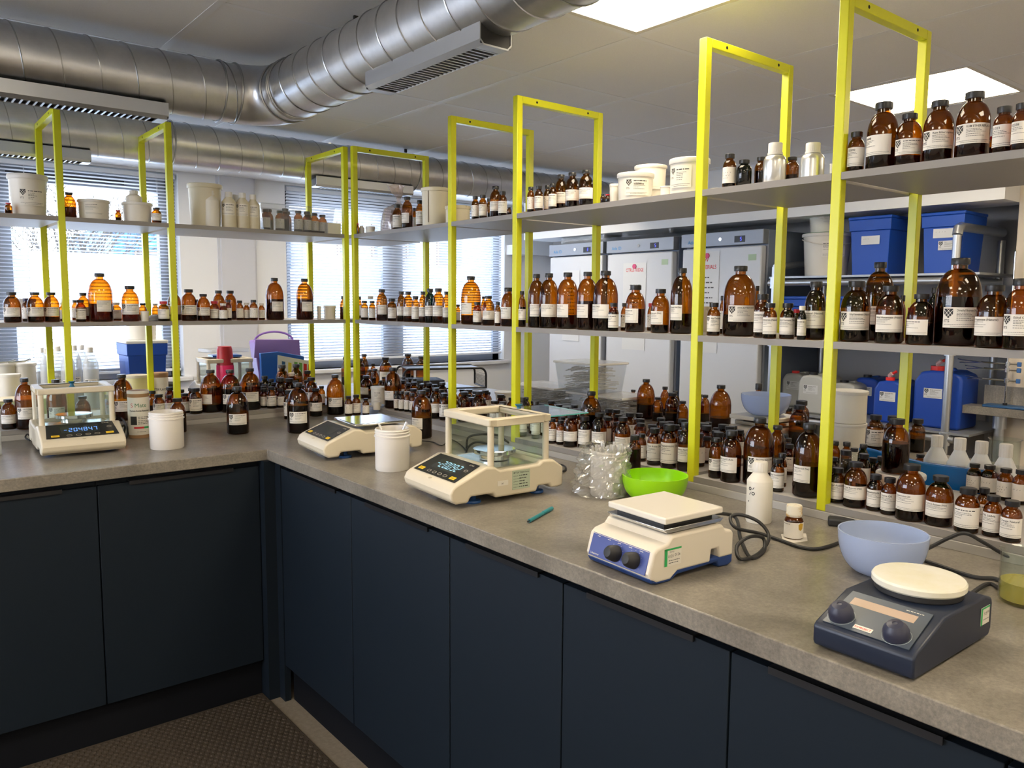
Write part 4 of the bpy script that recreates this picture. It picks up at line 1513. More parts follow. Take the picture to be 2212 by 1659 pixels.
open_box(hx, hy, bh, .002).build('box_wall', clear_plastic, t, smooth=False)
rb = MB(); rb.tube([(-hx, -hy, bh), (hx, -hy, bh), (hx, hy, bh), (-hx, hy, bh)], .003, 6, None, True); rb.build('rim', clear_plastic, t)
k = 0
for i, (fx, fy, hh, sty) in enumerate(((-.8, -.55, .10, 'p'), (-.5, .5, .112, 'n'), (-.42, -.6, .098, 'p'), (-.16, -.1, .115, 'n'), (.02, .5, .108, 'n'), (.1, -.62, .105, 'p'), (.36, -.6, .104, 'p'), (.6, -.5, .1, 'p'), (.62, .45, .1, 'n'), (.84, -.5, .095, 'p'))):
    bl = bottle((t.location.x + fx * hx * .95, t.location.y + fy * hy * .85, S1 + .0025), hh, .0215, 'S', fill=.8, style=sty, label='small amber bottle standing in the clear box, %s from the left inside it' % ORD[i], far=True)
    bl['group'] = 'small amber bottles in the clear box'
b_ = tag(MB().box((0, 0, 0), (.07, .05, .055)).build('carton', white, None, tuple(at(725, 505, y=YF + .03).xy) + (S1,)), 'small white carton between the clear box and the corner post', 'box')
b_.location = (FX[0] - .085, YF + .03, S1)
# --- upper shelf, right wing
loc, h, r, _ = P('U', 781, 10, 488, 503, .05); hdpe(loc, .014, .045, 'small pinkish-white bottle at the inner end of the upper shelf', .6); keep(loc, r)
loc, h, r, _ = P('U', 800, 15, 488, 501, .05); tub(loc, .022, .035, 'small white screw pot at the inner end of the upper shelf', 1, lidh=.014); keep(loc, r)
# tied bag of bottles
loc, h, r, _ = P('U', 861, 50, 440, 495, .14); keep(loc, .05)
t = thing('tied_plastic_bag', 'see-through bag twisted shut around dark bottles on the upper shelf', 'bag', loc, 0)
mb = MB(); n = 28; rgb_ = random.Random(2)
rings = [(.070, 0), (.082, .012), (.085, .05), (.082, .09), (.070, .115), (.045, .128), (.018, .140), (.009, .150), (.008, .165), (.016, .178), (.026, .195), (.034, .212), (.040, .228)]
vs = []
for k, (rr, z) in enumerate(rings):
    for i in range(n):
        a = 2 * PI * i / n
        w_ = 1 + (.10 if k < 5 else .22) * math.sin(a * 5 + k * 1.3) * rgb_.uniform(.5, 1)
        vs.append((rr * w_ * math.cos(a) - (.006 if k > 9 else 0) * (k - 9), rr * w_ * math.sin(a), z + (.008 * math.sin(a * 3 + 1) if k > 10 else 0)))
mb.add(vs, [(k * n + i, k * n + (i + 1) % n, (k + 1) * n + (i + 1) % n, (k + 1) * n + i) for k in range(len(rings) - 1) for i in range(n)])
mb.build('bag_film', thin('bag_film_pink', (.88, .82, .80), .15, .1, ((.75, .6, .55), .22)), t)
for i, (dx, dy) in enumerate(((-.035, -.02), (.03, .02), (0, .04))):
    bl = bottle((loc.x + dx, loc.y + dy, S1 + .001), .105 - i * .01, .024, 'S', fill=.8, style='n', far=True, label='dark bottle inside the tied plastic bag, %s of three' % ('left', 'right', 'rear')[i])
    bl['group'] = 'dark bottles in the tied bag'
loc, h, r, _ = P('U', 940, 59, 407, 486, .07); keep(loc, r)
t = tub(loc, r, h, 'tall cream bucket with a dark drip line behind the third frame from the left', .93, body=cream, lid=cream, lidh=.016)
dm = MB(); a = -PI / 2 - .55
for k in range(9): dm.box((r * .985 * math.cos(a) - .001, r * .985 * math.sin(a) - .002, h * (.08 + .095 * k)), (r * .985 * math.cos(a) + .0015, r * .985 * math.sin(a) + .001, h * (.08 + .095 * (k + 1))))
dm.build('drip_stain', mat('dark_stain', (.06, .03, .02), .6), t)
loc, h, r, _ = P('U', 989, 54, 446, 481, .07); keep(loc, r)
tub(loc, r, h, 'low cream pot with stained lid beside the drip-marked bucket', .97, body=cream, lid=mat('stained_cream', (.60, .53, .38), .5, noise=(60, (.35, .25, .12), .55, .75)), lidh=.014)
loc, h, r, _ = P('U', 1131, 11, 455, 459, .05); tub(loc, .02, .012, 'flat white lid lying right of the bright yellow frame', 1, lid=None, name='loose_lid', cat='lid')
# pots between the middle and the second-from-right frame
loc, h, r, _ = P('U', 1373, 77, 376, 431, .055); keep(loc, r)
s = print_sheet(r * 1.35, h * .62); s.text('OLE00035', s.w * .36, s.h * .62, s.h * .14, bold=.03, maxw=s.w * .45)
tub(loc, r, h, 'round white pot printed OLE00035 on the upper shelf', .93, lidh=.015, sheet=s, sh_z=.14, rot=.12)
loc, h, r, _ = P('U', 1328, 22, 398, 432, .06); keep(loc, r); tub(loc, r, h, 'small white pot left of the pot printed OLE00035', .92)
loc, h, r, _ = P('U', 1406, 68, 352, 405, .155)
tub((loc.x, loc.y, S1), r * .95, .05, 'lower white pot of a stack behind the pot printed OLE00035', .9); keep(loc, r)
tub((loc.x, loc.y, S1 + .05), r, .075, 'upper white pot of a stack behind the pot printed OLE00035', .93)
loc, h, r, _ = P('U', 1440, 34, 405, 424, .04); keep(loc, r); tub(loc, r * .8, h, 'small white pot at the foot of the pot stack', .92)
loc, h, r, _ = P('U', 1490, 84, 345, 412, .062); keep(loc, r)
tub(loc, r, h, 'large cream-white pot partly behind the second frame from the right', .95, lidh=.016, body=white, sheet=print_sheet(r * 1.2, h * .6), sh_z=.15, rot=-.5)
loc, h, r, _ = P('U', 1548, 20, 401, 405, .05); tub(loc, .018, .008, 'thin white lid beside the handwritten bottle', 1, lid=None, name='loose_lid', cat='lid')
for px, w, lab in ((1675.5, 48, 'left aluminium bottle with white ribbed cap on the upper shelf'), (1757, 49, 'right aluminium bottle with white ribbed cap on the upper shelf')):
    loc, h, r, _ = P('U', px, w, 309.5, 386, 'f'); keep(loc, r)
    t = thing('aluminium_bottle', lab, 'bottle', loc, face_cam(loc.x, loc.y), 'aluminium bottles with white caps')
    MB().lathe([(0, 0), (r * .93, 0), (r, h * .03), (r, h * .52)] + [(r * (.52 + .48 * math.cos(q * PI / 16)), h * (.52 + .18 * math.sin(q * PI / 16))) for q in range(1, 9)] + [(r * .56, h * .73), (0, h * .73)], 36).build('bottle_body', alu, t)
    c = MB(); rc = r * .62
    c.lathe([(0, h * .70), (rc * 1.08, h * .70), (rc * 1.08, h * .755), (rc, h * .76)], 36)
    n = 48; vs = []; fs = []
    for i in range(n):
        a = 2 * PI * i / n; k_ = 1 if i % 2 else .955
        vs += [(rc * k_ * math.cos(a), rc * k_ * math.sin(a), h * .76), (rc * k_ * math.cos(a), rc * k_ * math.sin(a), h * .985), (rc * .93 * math.cos(a), rc * .93 * math.sin(a), h)]
    for i in range(n):
        j = (i + 1) % n
        for q in range(2): fs.append((i * 3 + q, j * 3 + q, j * 3 + q + 1, i * 3 + q + 1))
    fs.append(tuple(i * 3 + 2 for i in range(n)))
    c.add(vs, fs).build('cap', lid_white, t)
for px, w, top, base, row, lab in ((1752, 20, 363, 378, .028, 'tiny white screw cap in front of the right aluminium bottle'), (1799, 12, 354, 372, .05, 'small white pot beside the rightmost frame, upper shelf'), (1832, 12, 352, 368, .09, 'small white pot right of the rightmost frame, upper shelf')):
    loc, h, r, _ = P('U', px, w, top, base, row); tub(loc, r, h, lab, 1, name='small_pot', cat='pot')
# --- middle shelf extras
def msk(px, w, top, base, row, lab, surf='ML', **k):
    loc, h, r, _ = P(surf, px, w, top, base, row); keep(loc, r); return tub(loc, r, h, lab, **k)
msk(49, 48, 645, 694, .24, 'white pot behind the leftmost amber bottles on the middle shelf')
msk(712, 26, 660, 687, .08, 'short white tub near the corner on the middle shelf')
msk(689, 9, 661, 687, .06, 'thin white vial left of the short tub on the middle shelf', name='white_vial', cat='vial')
msk(1522, 26, 662, 713, .25, 'cream tub behind the ethyl butyrate bottle', surf='M', body=cream, lid=cream)
msk(312, 17, 672, 693, .03, 'tiny white labelled vial at the front edge by the second frame', name='white_vial', cat='vial')
t = thing('grey_plastic_pouch', 'crumpled grey pouch lying on the middle shelf by the second frame', 'pouch', (at(345, 690, y=YF + .09).x, YF + .09, S2), 0)
mb = MB(); n = 14; vs = []; rp = random.Random(8)
for i in range(n + 1):
    for j in range(7):
        u, v = i / n - .5, j / 6 - .5
        e = max(0, (1 - (2 * u) ** 4) * (1 - (2 * v) ** 4))
        vs.append((u * .13, v * .07, .003 + .022 * e * rp.uniform(.7, 1.2)))
fs = [(i * 7 + j, (i + 1) * 7 + j, (i + 1) * 7 + j + 1, i * 7 + j + 1) for i in range(n) for j in range(6)]
mb.add(vs, fs); vb = [(x, y, .0005) for x, y, z in vs]; mb.add(vb, [tuple(reversed(f)) for f in fs]); mb.build('pouch_film', mat('grey_film', (.32, .33, .36), .3), t)

# --- the bottles of the table
for line in BT_.strip().split('\n'):
    a, title = line.split('|')
    q = a.split()
    row = q[6] if q[6] in 'fmb-' else float(q[6])
    bot(q[0], float(q[1]), float(q[2]), float(q[3]), float(q[4]), q[5], row, q[7], title or None, q[8][0], q[8][1], float(q[9]), math.radians(float(q[10])))

# pots among the platform bottles
loc, h, r, _ = P('P', 817, 32, 834, 886, .06); keep(loc, r); tub(loc, r, h, 'white pot with black print near the platform corner', .95, sheet=plain_sheet(r * 1.2, h * .7, None, rg, white), sh_z=.1)
loc, h, r, _ = P('P', 814, 16, 867, 886, '-'); tub(loc, r, h, 'little white screw pot in front of the printed white pot', .95, name='small_pot', cat='pot'); keep(loc, r)
loc, h, r, _ = P('P', 1947, 96, 1004, 1052, .17)
tub((loc.x, loc.y, PZ), r, .082, 'white pot with a large dark bottle standing on its lid', .93, lidh=.014); keep(loc, r)
lp = bottle((loc.x - .01, loc.y + .012, PZ + .082), .142, .033, 'M', fill=.9, style='n', label='large dark amber bottle standing on a white pot lid, far right bay'); lp['category'] = 'bottle'

# crowd of small bottles filling the platform behind the front rows
rc_ = random.Random(21); cnt = 0
for gx in range(9):
    for gy in range(40):
        x = XF + .13 + gx * .056 + rc_.uniform(-.012, .012); y = .66 - gy * .056 + rc_.uniform(-.012, .012)
        if XF + .40 < x < XR + .03: continue
        if x > 1.30 or y < -1.36: continue
        if y > .42 and x < XF + .2: continue
        r_ = rc_.choice((.0195, .0205, .0215, .023)); h_ = r_ * 2 * rc_.uniform(2.15, 2.5)
        zz = PZ if x < XR else CZ
        if any(math.hypot(a - x, b - y) < c + r_ + .002 for a, b, c, d_ in placed if abs(d_ - zz) < .06 or zz == CZ): continue
        if any(abs(y - f - TW / 2) < r_ + TW and (abs(x - XF) < .05 or abs(x - XR) < .06) for f in FY): continue
        if rc_.random() < .30: continue
        placed.append((x, y, r_, zz)); cnt += 1
        v = Vector((x, y, zz + .05)) - CAM
        px = W / 2 + FPX * v.dot(right) / v.dot(fwd)
        if zz == CZ: continue
        t = bottle((x, y, zz), h_, r_, 'S', fill=rc_.choice((.3, .5, .7)), style=rc_.choice('pph'), far=True, rot=rc_.uniform(-.6, .6))
        REG.append([t, 'low platform', bay_of(x, y, 'R'), 'middle row' if x < XF + .24 else 'back row', px, 'small', 'amber', 'black', None, 'p', 'R', None])
for gx in range(12):
    for gy in range(5):
        x = -.02 + gx * .062 + rc_.uniform(-.012, .012); y = YF + .12 + gy * .058 + rc_.uniform(-.01, .01)
        r_ = rc_.choice((.0195, .0205, .0215)); h_ = r_ * 2 * rc_.uniform(2.1, 2.5)
        if y > YR - .05 or x > .72: continue
        if any(math.hypot(a - x, b - y) < c + r_ + .002 for a, b, c, d_ in placed if abs(d_ - PZ) < .06): continue
        if rc_.random() < .25: continue
        placed.append((x, y, r_, PZ))
        v = Vector((x, y, PZ + .05)) - CAM
        px = W / 2 + FPX * v.dot(right) / v.dot(fwd)
        t = bottle((x, y, PZ), h_, r_, 'S', fill=.5, style='p', far=True)
        REG.append([t, 'low platform', bay_of(x, y, 'L'), 'middle row' if y < YF + .24 else 'back row', px, 'small', 'amber', 'black', None, 'p', 'L', None])
name_bottles()

# ================================================================ instruments on the worktop
R_ = math.radians


def digits(mb, s, o, ux, uy, size, m_, slant=.08):
    o, ux, uy = Vector(o), Vector(ux).normalized(), Vector(uy).normalized()
    n = ux.cross(uy) * .0006
    u = 0
    for ch in s:
        if ch == '.':
            mb.add([o + (ux * (u - .12 + a) + uy * b) * size + n for a, b in ((0, 0), (.08, 0), (.08, .09), (0, .09))], [(0, 1, 2, 3)], m_); continue
        for a0, b0, a1, b1 in seg_digit(ch):
            mb.add([o + (ux * (u + a + b * slant) + uy * b) * size + n for a, b in ((a0, b0), (a1, b0), (a1, b1), (a0, b1))], [(0, 1, 2, 3)], m_)
        u += .68
    return mb


def balance(label, loc, rz, shield=False, reading=None, lit=digit_blue, pan='round', body=instr, open_top=False, sticker=False):
    t = thing('lab_balance', label, 'balance', loc, rz)
    t['group'] = 'ivory lab balances'
    w, D, H1 = .136, .390, .105
    side = [(.022, .012), (.006, .024), (.002, .042), (.010, .058), (.022, .066), (.118, H1), (.150, H1 - .004), (.165, H1 - .014), (.30, H1 - .012), (.315, H1 - .002), (.355, H1 - .004), (.378, .085), (D, .078), (D, .022), (.372, .018),
            (.345, .018), (.340, .030), (.300, .030), (.292, .014), (.150, .014), (.142, .028), (.068, .028), (.060, .012)]
    b = MB(); b.prism(side, 'x', -w, w); b.build('housing', body, t, bevel=.006, seg=3)
    # raised rim rails along the weighing chamber
    for i, (x, y) in enumerate(((-.095, .10), (.095, .10), (-.095, .32), (.095, .32))):
        MB().lathe([(0, 0), (.021, 0), (.023, .003), (.021, .008), (.008, .009), (.008, .03), (0, .03)], 24, None, (x, y, 0)).build('foot', blue_foot, t)
    # sloping control panel
    p0 = Vector((0, .026, .0685)); p1 = Vector((0, .114, .1045)); uy = (p1 - p0).normalized(); L = (p1 - p0).length
    ux = Vector((1, 0, 0)); nrm = ux.cross(uy)
    pw = .117
    pm = MB()
    c = [p0 - ux * pw, p0 + ux * pw, p1 + ux * pw * .93, p1 - ux * pw * .93]
    pm.add([v for v in c] + [v + nrm * .0012 for v in c], [(0, 3, 2, 1), (4, 5, 6, 7), (0, 1, 5, 4), (1, 2, 6, 5), (2, 3, 7, 6), (3, 0, 4, 7)])
    cp = pm.build('control_panel', panel_black, t)
    o = p0 + nrm * .0014
    lc = MB(); a = o + uy * L * .30 - ux * .066
    lc.add([a, a + ux * .125, a + ux * .125 + uy * L * .52, a + uy * L * .52], [(0, 1, 2, 3)]); lc.build('display', lcd, cp)
    if reading:
        dg = MB(); digits(dg, reading, o + uy * L * .40 - ux * (.058 if len(reading) > 6 else .042) + nrm * .0004, ux, uy, L * (.25 if len(reading) > 6 and '.' not in reading else .33), lit)
        dg.build('display_digits', None, cp, smooth=False)
    ky = MB()
    for sx in (-1, 1):
        a = o + uy * L * .08 + ux * (sx * .088 - .013)
        q = [a, a + ux * .026, a + ux * .026 + uy * .012, a + uy * .012]
        ky.add([v for v in q] + [v + nrm * .0008 for v in q], [(0, 3, 2, 1), (4, 5, 6, 7), (0, 1, 5, 4), (1, 2, 6, 5), (2, 3, 7, 6), (3, 0, 4, 7)], yellow_key)
        Sheet(.026, .012).text('ZERO' if sx < 0 else 'TARE', .004, .003, .007, ink, 0).flat(ky, a + nrm * .0008, ux, uy, base=False)
    ky.build('yellow_key', None, cp, smooth=False)
    sm = MB()
    for k in range(4):
        a = o + uy * L * .09 + ux * (-.052 + k * .030)
        sm.tube([a + ux * x + uy * y for x, y in ((0, .003), (.003, 0), (.014, 0), (.017, .003), (.017, .006), (.014, .009), (.003, .009), (0, .006))], .0004, 4, instr, True)
    a = o + uy * L * .55 + ux * .085
    sm.tube([a + ux * x + uy * y for x, y in ((0, .003), (.003, 0), (.012, 0), (.015, .003), (.015, .006), (.012, .009), (.003, .009), (0, .006))], .0004, 4, instr, True)
    Sheet(.03, .01).text('LUNA', .0, .0, .009, instr, .0).flat(sm, o + uy * L * .86 + ux * .072, ux, uy, base=False)
    sm.build('key_symbols', None, cp, smooth=False)
    MB().lathe([(0, 0), (.006, .0), (.0065, .001), (.004, .0022), (0, .0018)], 20, None, (0, .016, .0635)).build('level_dimple', body, t)
    cx, cy = 0, .235
    if pan == 'round':
        MB().box((-.108, .150, H1 - .014), (.108, .335, H1 - .0105)).build('chamber_floor', brushed, t)
        MB().lathe([(0, H1 - .008), (.045, H1 - .008), (.045, H1 + .006), (.062, H1 + .008), (.064, H1 + .010), (.064, H1 + .020), (.062, H1 + .0215), (0, H1 + .0195)], 40, None, (cx, cy, 0)).build('weighing_pan', chrome, t)
    else:
        MB().box((-.105, .135, H1 + .004), (.105, .335, H1 + .013)).build('weighing_pan', chrome, t, bevel=.004)
        MB().box((-.02, .21, H1 - .013), (.02, .25, H1 + .006)).build('pan_support', brushed, t)
    if shield:
        z0, z1 = H1 - .012, .236; xs, y0, y1 = .127, .133, .35
        for x in (-xs + .011, xs - .011):
            for y in (y0 + .012, y1 - .012): MB().cyl((x, y, z0), .0095, z1 - z0 - .012, 16).build('shield_post', body, t)
        fr = MB(); e = .026
        for a, b_ in (((-xs, y0), (xs, y0 + e)), ((-xs, y1 - e), (xs, y1)), ((-xs, y0 + e), (-xs + e, y1 - e)), ((xs - e, y0 + e), (xs, y1 - e))): fr.box((a[0], a[1], z1 - .022), (b_[0], b_[1], z1))
        fr.build('shield_frame', body, t, bevel=.004)
        gl = MB(); gx, gy0, gy1 = xs - .010, y0 + .012, y1 - .012
        gl.box((-gx - .0015, gy0, z0 + .002), (-gx + .0015, gy1, z1 - .015)); gl.box((gx - .0015, gy0, z0 + .002), (gx + .0015, gy1, z1 - .015))
        gl.box((-gx, gy0 - .0015, z0 + .002), (gx, gy0 + .0015, z1 - .015)); gl.box((-gx, gy1 - .0015, z0 + .002), (gx, gy1 + .0015, z1 - .015))
        gl.build('shield_glass', shield_glass, t, smooth=False)
        edge_m = mat('glass_edge_teal', (.10, .45, .40), .2)
        sh = .165 if open_top else 0
        tg = MB(); tg.box((-xs + e * .6, y0 + e * .5 + sh, z1 - .012), (xs - e * .6, y1 - e * .4 + sh, z1 - .009), shield_glass)
        tg.box((-xs + e * .6, y1 - e * .4 + sh, z1 - .012), (xs - e * .6, y1 - e * .4 + sh + .001, z1 - .009), edge_m)
        tg.box((xs - e * .6, y0 + e * .5 + sh, z1 - .012), (xs - e * .6 + .001, y1 - e * .4 + sh, z1 - .009), edge_m)
        g_ = tg.build('top_glass', None, t, smooth=False)
        kx, ky_ = (-.02, y0 + .04 + sh) if open_top else (0, y1 - .10)
        MB().lathe([(0, 0), (.012, 0), (.007, .006), (.006, .014), (.011, .019), (.012, .022), (0, .022)], 18, None, (kx, ky_, z1 - .009)).build('knob', mat('teal_blue_knob', (.01, .11, .20), .4), g_)
    if sticker:
        st = MB(); s = Sheet(.062, .055, mat('pale_green_sticker', (.42, .48, .36), .6))
        s.text('METTLER TOLEDO Service', .004, .046, .0065, ink, .03, maxw=.054)
        rr = random.Random(3)
        for k, v in enumerate((.038, .030, .022, .014, .006)): s.line(.004, .022, v, .0012, rr); s.line(.024, rr.uniform(.045, .056), v, .0024, rr, ink)
        s.flat(st, (w + .0004, .205, .030), (0, 1, 0), (0, 0, 1))
        Sheet(.036, .014, white).text('267', .012, .004, .006, ink, .0).flat(st, (w + .0004, .155, .047), (0, 1, 0), (0, 0, 1))
        st.build('service_sticker', None, t, smooth=False)
    return t


balance('ivory lab balance with glass draft shield reading -204847, at the far left', (-.567, .255, CZ), R_(-2.5), True, '-204847', digit_blue)
balance('ivory lab balance with open-topped draft shield reading -20.092, in the middle', (.050, -1.018, CZ), R_(-94), True, '-20.092', digit_pale, open_top=True, sticker=True)
balance('low ivory lab balance with bare flat steel pan, near the inner corner', (.070, -.215, CZ), R_(-95), False, None, pan='square')
b4 = balance('ivory draft-shield balance on the far worktop behind the second frame', (.42, 1.86, CZ), R_(178), True, None)

# --- square white hotplate stirrer
t = thing('hotplate_stirrer', 'white and blue hotplate stirrer with square white plate and two black knobs', 'hotplate', (.028, -1.780, CZ), R_(-94))
w = .097
MB().prism([(.020, .004), (.005, .012), (.0, .024), (.012, .066), (.022, .074), (.05, .080), (.062, .094), (.215, .094), (.225, .080), (.245, .078), (.25, .07), (.25, .022), (.205, .022), (.200, .045), (.182, .045), (.178, .018), (.08, .018), (.06, .004)], 'x', -w, w).build('housing', instr_white, t, bevel=.005, seg=3)
MB().prism([(.022, .0), (.008, .004), (.002, .016), (.06, .016), (.08, .024), (.25, .026), (.25, .006), (.235, .0), (.205, .002), (.2, .014), (.08, .010), (.06, .0)], 'x', -w + .001, w - .001).build('base_skirt', instr_blue, t, bevel=.004)
p0, p1 = Vector((0, -.0005, .020)), Vector((0, .0145, .0665)); uy = (p1 - p0).normalized(); ux = Vector((1, 0, 0)); nr = ux.cross(uy)
c = [p0 - ux * .086, p0 + ux * .086, p1 + ux * .086, p1 - ux * .086]
fp = MB().add([v + nr * .0005 for v in c] + [v + nr * .0022 for v in c], [(0, 3, 2, 1), (4, 5, 6, 7), (0, 1, 5, 4), (1, 2, 6, 5), (2, 3, 7, 6), (3, 0, 4, 7)]).build('front_panel', panel_blue, t, bevel=.0008)
mk = MB(); Sheet(.05, .01).text('Labpartner', 0, 0, .006, white, 0, maxw=.03).flat(mk, p0 - ux * .080 + uy * .004 + nr * .0023, ux, uy, base=False)
rr = random.Random(1)
for k in range(5): Sheet(.02, .01).line(0, .010, 0, .0012, rr, white).flat(mk, p0 + ux * (-.07 + k * .032) + uy * .043 + nr * .0023, ux, uy, base=False)
for cx in (-.006, .048):
    for k in range(9):
        a = R_(220 - k * 32); q = p0 + ux * (cx + .021 * math.cos(a)) + uy * (.021 + .021 * math.sin(a)) + nr * .0024
        mk.add([q + ux * x + uy * y for x, y in ((-.0005, -.0005), (.0005, -.0005), (.0005, .0005), (-.0005, .0005))], [(0, 1, 2, 3)], white)
mk.build('panel_print', None, fp, smooth=False)
for cx in (-.006, .048):
    k = MB().lathe([(0, 0), (.0175, 0), (.0165, .010), (.0145, .020), (.010, .026), (0, .028)], 28)
    q = nr.to_track_quat('Z', 'X').to_matrix().to_4x4(); q.translation = p0 + ux * cx + uy * .021 + nr * .002
    k.xf(q); k.build('knob', black_matte, t)
MB().prism([(.058, .097), (.050, .104), (.050, .106), (.228, .106), (.228, .104), (.220, .097)], 'x', -.086, .086).build('drip_tray', brushed, t, bevel=.001)
pl = MB().box((-.087, .052, .115), (.087, .226, .129)).build('hot_plate', mat('white_ceramic', (.68, .64, .57), .25, noise=(14, (.50, .36, .24), .66, .80)), t, bevel=.0035, seg=3)
MB().box((-.07, .065, .105), (.07, .21, .116)).build('plate_neck', black_matte, t)
st = MB(); s = Sheet(.048, .036, white)
grn = mat('sticker_green', (.03, .35, .10), .5)
s.rect(0, 0, .008, .036, grn); s.rect(0, .032, .048, .036, grn); s.text('TESTED', .0135, .027, .004, ink, 0); s.text('0125', .010, .017, .008, ink, 0); s.text('0126', .029, .018, .008, ink, 0); s.line(.012, .044, .010, .0015, rr); s.line(.012, .040, .005, .0015, rr)
s.flat(st, (w + .0004, .040, .034), (0, 1, 0), (0, 0, 1)); st.build('test_sticker', None, t, smooth=False)

# --- round dark hotplate stirrer
t = thing('hotplate_stirrer', 'dark navy hotplate stirrer with round white dish plate at the bottom right', 'hotplate', (.024, -2.308, CZ), R_(-90.5))
w = .082
MB().prism([(.004, .004), (.0, .012), (.0, .038), (.006, .044), (.098, .078), (.25, .078), (.276, .070), (.28, .06), (.28, .016), (.272, .004)], 'x', -w, w).build('housing', dark_navy, t, bevel=.004, seg=3)
p0, p1 = Vector((0, .008, .0455)), Vector((0, .094, .0772)); uy = (p1 - p0).normalized(); nr = ux.cross(uy); L = (p1 - p0).length
c = [p0 - ux * .070, p0 + ux * .070, p1 + ux * .066, p1 - ux * .066]
fp = MB().add([v + nr * .0002 for v in c] + [v + nr * .0016 for v in c], [(0, 3, 2, 1), (4, 5, 6, 7), (0, 1, 5, 4), (1, 2, 6, 5), (2, 3, 7, 6), (3, 0, 4, 7)]).build('control_panel', mat('panel_slate', (.06, .075, .10), .35), t)
mk = MB(); a = p0 - ux * .055 + uy * L * .64 + nr * .0018
mk.add([a, a + ux * .105, a + ux * .105 + uy * L * .20, a + uy * L * .20], [(0, 1, 2, 3)], mat('display_tan', (.40, .29, .22), .4))
s = Sheet(.030, .009, white); s.text('TUV', .001, .002, .0062, ink_red, .02, maxw=.007); s.text('PROJECT', .009, .002, .0058, ink_red, .02, maxw=.019); s.flat(mk, p0 - ux * .022 + uy * L * .07 + nr * .0018, ux, uy)
Sheet(.03, .01).line(0, .03, 0, .0014, rr, white).flat(mk, p0 + ux * .028 + uy * L * .90 + nr * .0018, ux, uy, base=False)
mk.build('panel_markings', None, fp, smooth=False)
for cx, cv in ((-.050, .26), (.042, .22)):
    k = MB().lathe([(0, 0), (.0195, 0), (.0195, .010), (.0175, .016), (.012, .0225), (.004, .0245), (.0035, .0235), (0, .0232)], 32)
    q = nr.to_track_quat('Z', 'X').to_matrix().to_4x4(); q.translation = p0 + ux * cx + uy * L * cv + nr * .0015
    k.xf(q); k.build('knob', mat('knob_navy', (.028, .03, .055), .4), t)
    k = MB().tube([(Vector((.0215 * math.cos(a * PI / 14), .0215 * math.sin(a * PI / 14), 0))) for a in range(28)], .0004, 4, None, True)
    k.xf(q); k.build('dial_ring', mat('dial_print', (.4, .45, .48), .5), fp)
MB().lathe([(0, .076), (.066, .076), (.069, .080), (.069, .090), (0, .090)], 48, None, (0, .185, 0)).build('plate_collar', black_matte, t)
MB().lathe([(0, .089), (.071, .089), (.0735, .092), (.0735, .100), (.071, .1035), (.066, .104), (0, .1025)], 64, None, (0, .185, 0)).build('dish_plate', mat('white_enamel', (.72, .70, .62), .22, noise=(8, (.66, .62, .44), .5, .8)), t)
st = MB(); s = Sheet(.034, .030, white); s.rect(0, 0, .006, .030, grn); s.rect(0, .027, .034, .030, grn); s.text('7125', .010, .016, .007, ink, 0); s.text('1126', .020, .018, .006, ink, 0); s.line(.009, .030, .008, .0014, rr)
s.flat(st, (w + .0004, .232, .030), (0, 1, 0), (0, 0, 1)); st.build('test_sticker', None, t, smooth=False)

# --- open threaded pots
def open_pot(loc, r, h, label, cat='pot'):
    t = thing('threaded_pot', label, cat, loc, 0)
    MB().lathe([(0, 0), (r * .93, 0), (r * .97, .004), (r * .98, h * .80), (r * 1.03, h * .805), (r * 1.03, h * .83), (r * .96, h * .84), (r * .96, h * .885), (r * 1.0, h * .89), (r * 1.0, h * .905), (r * .96, h * .915), (r * .96, h * .95), (r * .99, h * .955), (r * .99, h * .965), (r * .955, h * .98), (r * .955, h), (r * .925, h), (r * .92, .006), (0, .006)], 48).build('pot_wall', mat('pot_white_pe', (.72, .68, .63), .38), t)
    return t
loc, h, r, _ = P('C', 361.5, 72, 886, 973, '-'); keep(loc, r)
open_pot(loc, r, h, 'open white threaded pot on the left worktop beside the card tube')
loc, h, r, _ = P('C', 848, 77, 921, 1021, '-'); keep(loc, r)
open_pot(loc, r, h, 'open white threaded pot with clear pipettes, standing between two balances')
def pipette(a, b, label, group, bulb=True):
    a, b = Vector(a), Vector(b)
    mb = MB(); d_ = (b - a)
    mb.tube([a, a + d_ * .55], .0018, 6); mb.tube([a + d_ * .55, a + d_ * .62, a + d_ * .9, b], .0042, 8)
    o = mb.build('plastic_pipette', thin('pipette_milky', (.92, .92, .91), .15, .10, ((.85, .84, .82), .40)), None)
    return tag(o, label, 'pipette', group)
for i, (dx, dy, ex, ey) in enumerate(((.01, -.02, .040, -.030), (.0, .02, .045, -.022), (.0, -.01, -.030, .040))):
    pipette((loc.x - ex * .4 + dx, loc.y - ey * .4, CZ + .012), (loc.x + ex * .95, loc.y + ey * .95, CZ + h + .020 - i * .004), 'clear plastic pipette leaning in the open pot between the balances, %s' % ('right', 'second from right', 'left')[i], 'pipettes in the open pot')
